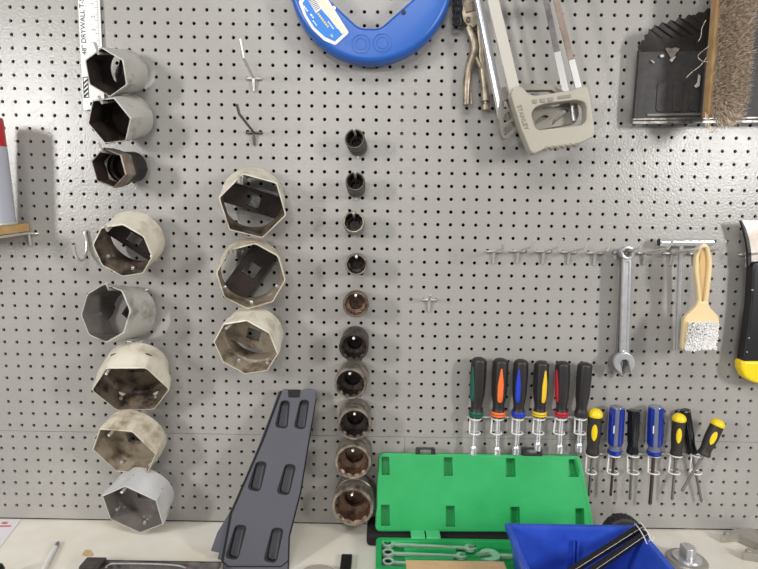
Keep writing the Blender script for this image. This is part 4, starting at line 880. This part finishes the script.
wallp = plate(rounded(tl([(281, 396), (314, 396), (300, 490), (288, 537), (287, 566), (224, 566), (231, 514)]), .002), [], .002, 0, o=ro_ - rn * .0150, ux=RT, uy=ru_, n=rn)
obj('under_panel', wallp, m_ramp, rp)
for q in slots:
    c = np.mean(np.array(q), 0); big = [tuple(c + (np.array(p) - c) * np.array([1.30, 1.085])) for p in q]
    obj('slot_shade_ring', plate(rounded(tl(big), .009, 5), [rounded(tl([tuple(c + (np.array(p) - c) * np.array([.90, .97])) for p in q]), .007, 5)], .0140, .0008, o=ro_ - rn * .0064, ux=RT, uy=ru_, n=rn), m_rampd, rp, label='dark ring giving the slot its shade')  # near-black ring puts the shade of the deep slot into colour
fl_ = [(277.5, 391), (281, 391), (262.5, 440), (230.5, 513.5), (221.5, 561), (216, 560), (218, 553.5), (209.5, 551.5), (216, 533), (233, 505), (257, 447), (272, 408)]
obj('side_flange', plate(rounded(tl(fl_), .002, 3), [], .004, .0006, o=ro_ - rn * .010, ux=RT, uy=ru_, n=rn), m_ramp, rp)
ed = [onplane(x, y, ro_, rn) + rn * .0003 for x, y in ((281, 391), (262.8, 440), (230.8, 513.5), (222.3, 561))]; obj('edge_groove', tube(ed, .0023, 6), m_rampd, rp)
ed = [onplane(x, y, ro_, rn) - rn * .004 for x, y in ((315.6, 398), (308.6, 440), (300.2, 492), (288.7, 537), (287.6, 570))]; obj('edge_groove', tube(ed, .0022, 6), m_rampd, rp)
tn = onplane(296, 391.5, ro_, rn); obj('top_notch', [(lambda g: (g[0], g[1]))(plate(rounded(tl([(288, 389.5), (300.5, 389.5), (299.5, 397.5), (288.5, 397.5)]), .002), [], .006, .0008, o=ro_ - rn * .001, ux=RT, uy=ru_, n=rn))], m_rampd, rp)
obj('cross_groove', tube([onplane(x, y, ro_, rn) + rn * .0002 for x, y in ((222, 561), (228, 566.5), (281, 566.5), (288, 561))], .0012, 6), m_rampd, rp)

# ------------------------------------------------------------------ things along the front of the shelf
# dark tray
hT = .016; a, b = flat(87.5, 559.5, hT), flat(222, 561.3, hT); y0t = a[1]; dtr = thing('scuffed_tray', 'scuffed dark shallow tray along the bottom edge below the silver socket', 'tray', ((a[0] + b[0]) / 2, y0t - .05, 0))
m_tr = mat('tray_dark', (52, 46, 44), .45, rgb2=(96, 86, 80), vscale=40, thr=(.3, .6))
x0_, x1_ = a[0], b[0]
lo_ = [rect(x0_ + .006, x1_ - .006, y0t - .10, y0t - .006, .0003), rect(x0_, x1_, y0t - .106, y0t, hT - .003), rect(x0_, x1_, y0t - .106, y0t, hT), rect(x0_ + .004, x1_ - .004, y0t - .102, y0t - .004, hT), rect(x0_ + .010, x1_ - .010, y0t - .096, y0t - .010, .003)]
tr_ = obj('pan', loft(lo_), m_tr, dtr, 30)
obj('highlight_rod', tube(smooth_path([flat(x, y, hT + .003) for x, y in ((106, 567.5), (109, 564.8), (116, 563.6), (150, 563.9), (176, 565.3), (186, 568))], 5), .0015, 8), m_steel, dtr, label='bright rod drawn as the highlight inside the tray')  # thin bright rod stands in for highlight lines inside the tray
obj('corner_pad', bbox((x0_ - .001, y0t - .03, hT - .001), (x0_ + .036, y0t + .001, hT + .005), .002), m_tr, dtr)
# marker pen
p0, p1 = flat(55.6, 547, .0045), flat(43, 571, .0045); d = nrm(p1 - p0); mk = thing('marker_pen', 'white marker pen with a blue-grey tip lying beside the paper', 'pen', (p0 + p1) / 2 * (1, 1, 0))
p1 = p0 + d * .09
obj('barrel', lathe(p0, p1, [(0, .0028), (.01, .0042), (.97, .0044), (1, .003)], 18), m_white, mk)
obj('tip', lathe(p0 - d * .020, p0 + d * .001, [(0, .0012), (.25, .0022), (.3, .0034), (1, .0036)], 16), mat('pen_tip_grey', (112, 118, 140), .4), mk, label='blue-grey tip')
# paper
pp = [flat(x, y, .001) for x, y in ((-14, 520.5), (21.5, 519.3), (-1, 548.5), (-40, 556))]
pa = thing('paper_sheet', 'white paper with pink print lying on the shelf at the left edge', 'paper', np.mean(pp, 0) * (1, 1, 0))
obj('sheet', plate([(p[0], p[1]) for p in pp], [], .0008, 0, o=(0, 0, .0009), ux=RT, uy=uy_, n=UP), m_paper, pa)
g = [plate([(p[0], p[1]) for p in (flat(x, y, .0015) for x, y in q)], [], .0003, 0, o=(0, 0, .0015), ux=RT, uy=uy_, n=UP) for q in ([(-10, 525.6), (11.5, 525.2), (10.5, 526.8), (-10, 527.2)], [(1, 523.8), (3, 521.8), (7, 521.6), (8, 523.4), (5, 524.4)], [(-10, 529), (-1, 528.8), (-1.5, 530), (-10, 530.2)])]
obj('print', g, m_pink, pa)
# black knob at the corner
q = flat(0.5, 572, .02); kb = thing('black_knob', 'black rounded knob cut off by the lower left corner', 'knob', (q[0] - .004, q[1], 0)); obj('cap', lathe((q[0] - .006, q[1], .0003), (q[0] - .006, q[1], .034), [(0, .010), (.1, .0125), (.7, .012), (.92, .009), (1, .005)], 24), m_black, kb); obj('collar', lathe((q[0] - .006, q[1], .004), (q[0] - .006, q[1], .010), [(0, .0132), (1, .0132)], 24), m_rubber, kb)
# dark strip and round lid near the middle
q0, q1 = flat(341.5, 553.5, .008), flat(352.3, 553.3, .008); bs = thing('rubber_block', 'black rubber block lying between the grey ramp and the green case', 'block', ((q0[0] + q1[0]) / 2, q0[1] - .03, 0))
obj('body', bbox((q0[0], q0[1] - .07, .0004), (q1[0], q0[1], .008), .002), m_black, bs)
q = flat(320, 563.6, .012); tl_ = thing('round_tin', 'pale round tin peeking over the bottom edge beside the grey ramp', 'tin', (q[0], q[1] - .035, 0))
obj('top', lathe((q[0], q[1] - .036, .0005), (q[0], q[1] - .036, .012), [(0, .0345), (.6, .036), (.9, .0355), (1, .033)], 40), mat('pale_lid', (188, 176, 168), .35, .3), tl_); obj('rim_bead', tube([np.array([q[0] + .0362 * math.cos(t), q[1] - .036 + .0362 * math.sin(t), .003]) for t in np.linspace(0, 2 * math.pi, 41)], .0012, 6), MATS['pale_lid'], tl_)
# rust spot on the deck enamel
st_ = [flat(88 + 5.2 * math.cos(t) * (1 + .25 * math.sin(3 * t)), 553 + 4.2 * math.sin(t) * (1 + .2 * math.cos(2 * t)), .0002) for t in np.linspace(0, 2 * math.pi, 20, endpoint=False)]
obj('rust_mark', plate([(p[0], p[1]) for p in st_], [], .0003, 0, o=(0, 0, .0001), ux=RT, uy=uy_, n=UP), m_stain, deck)
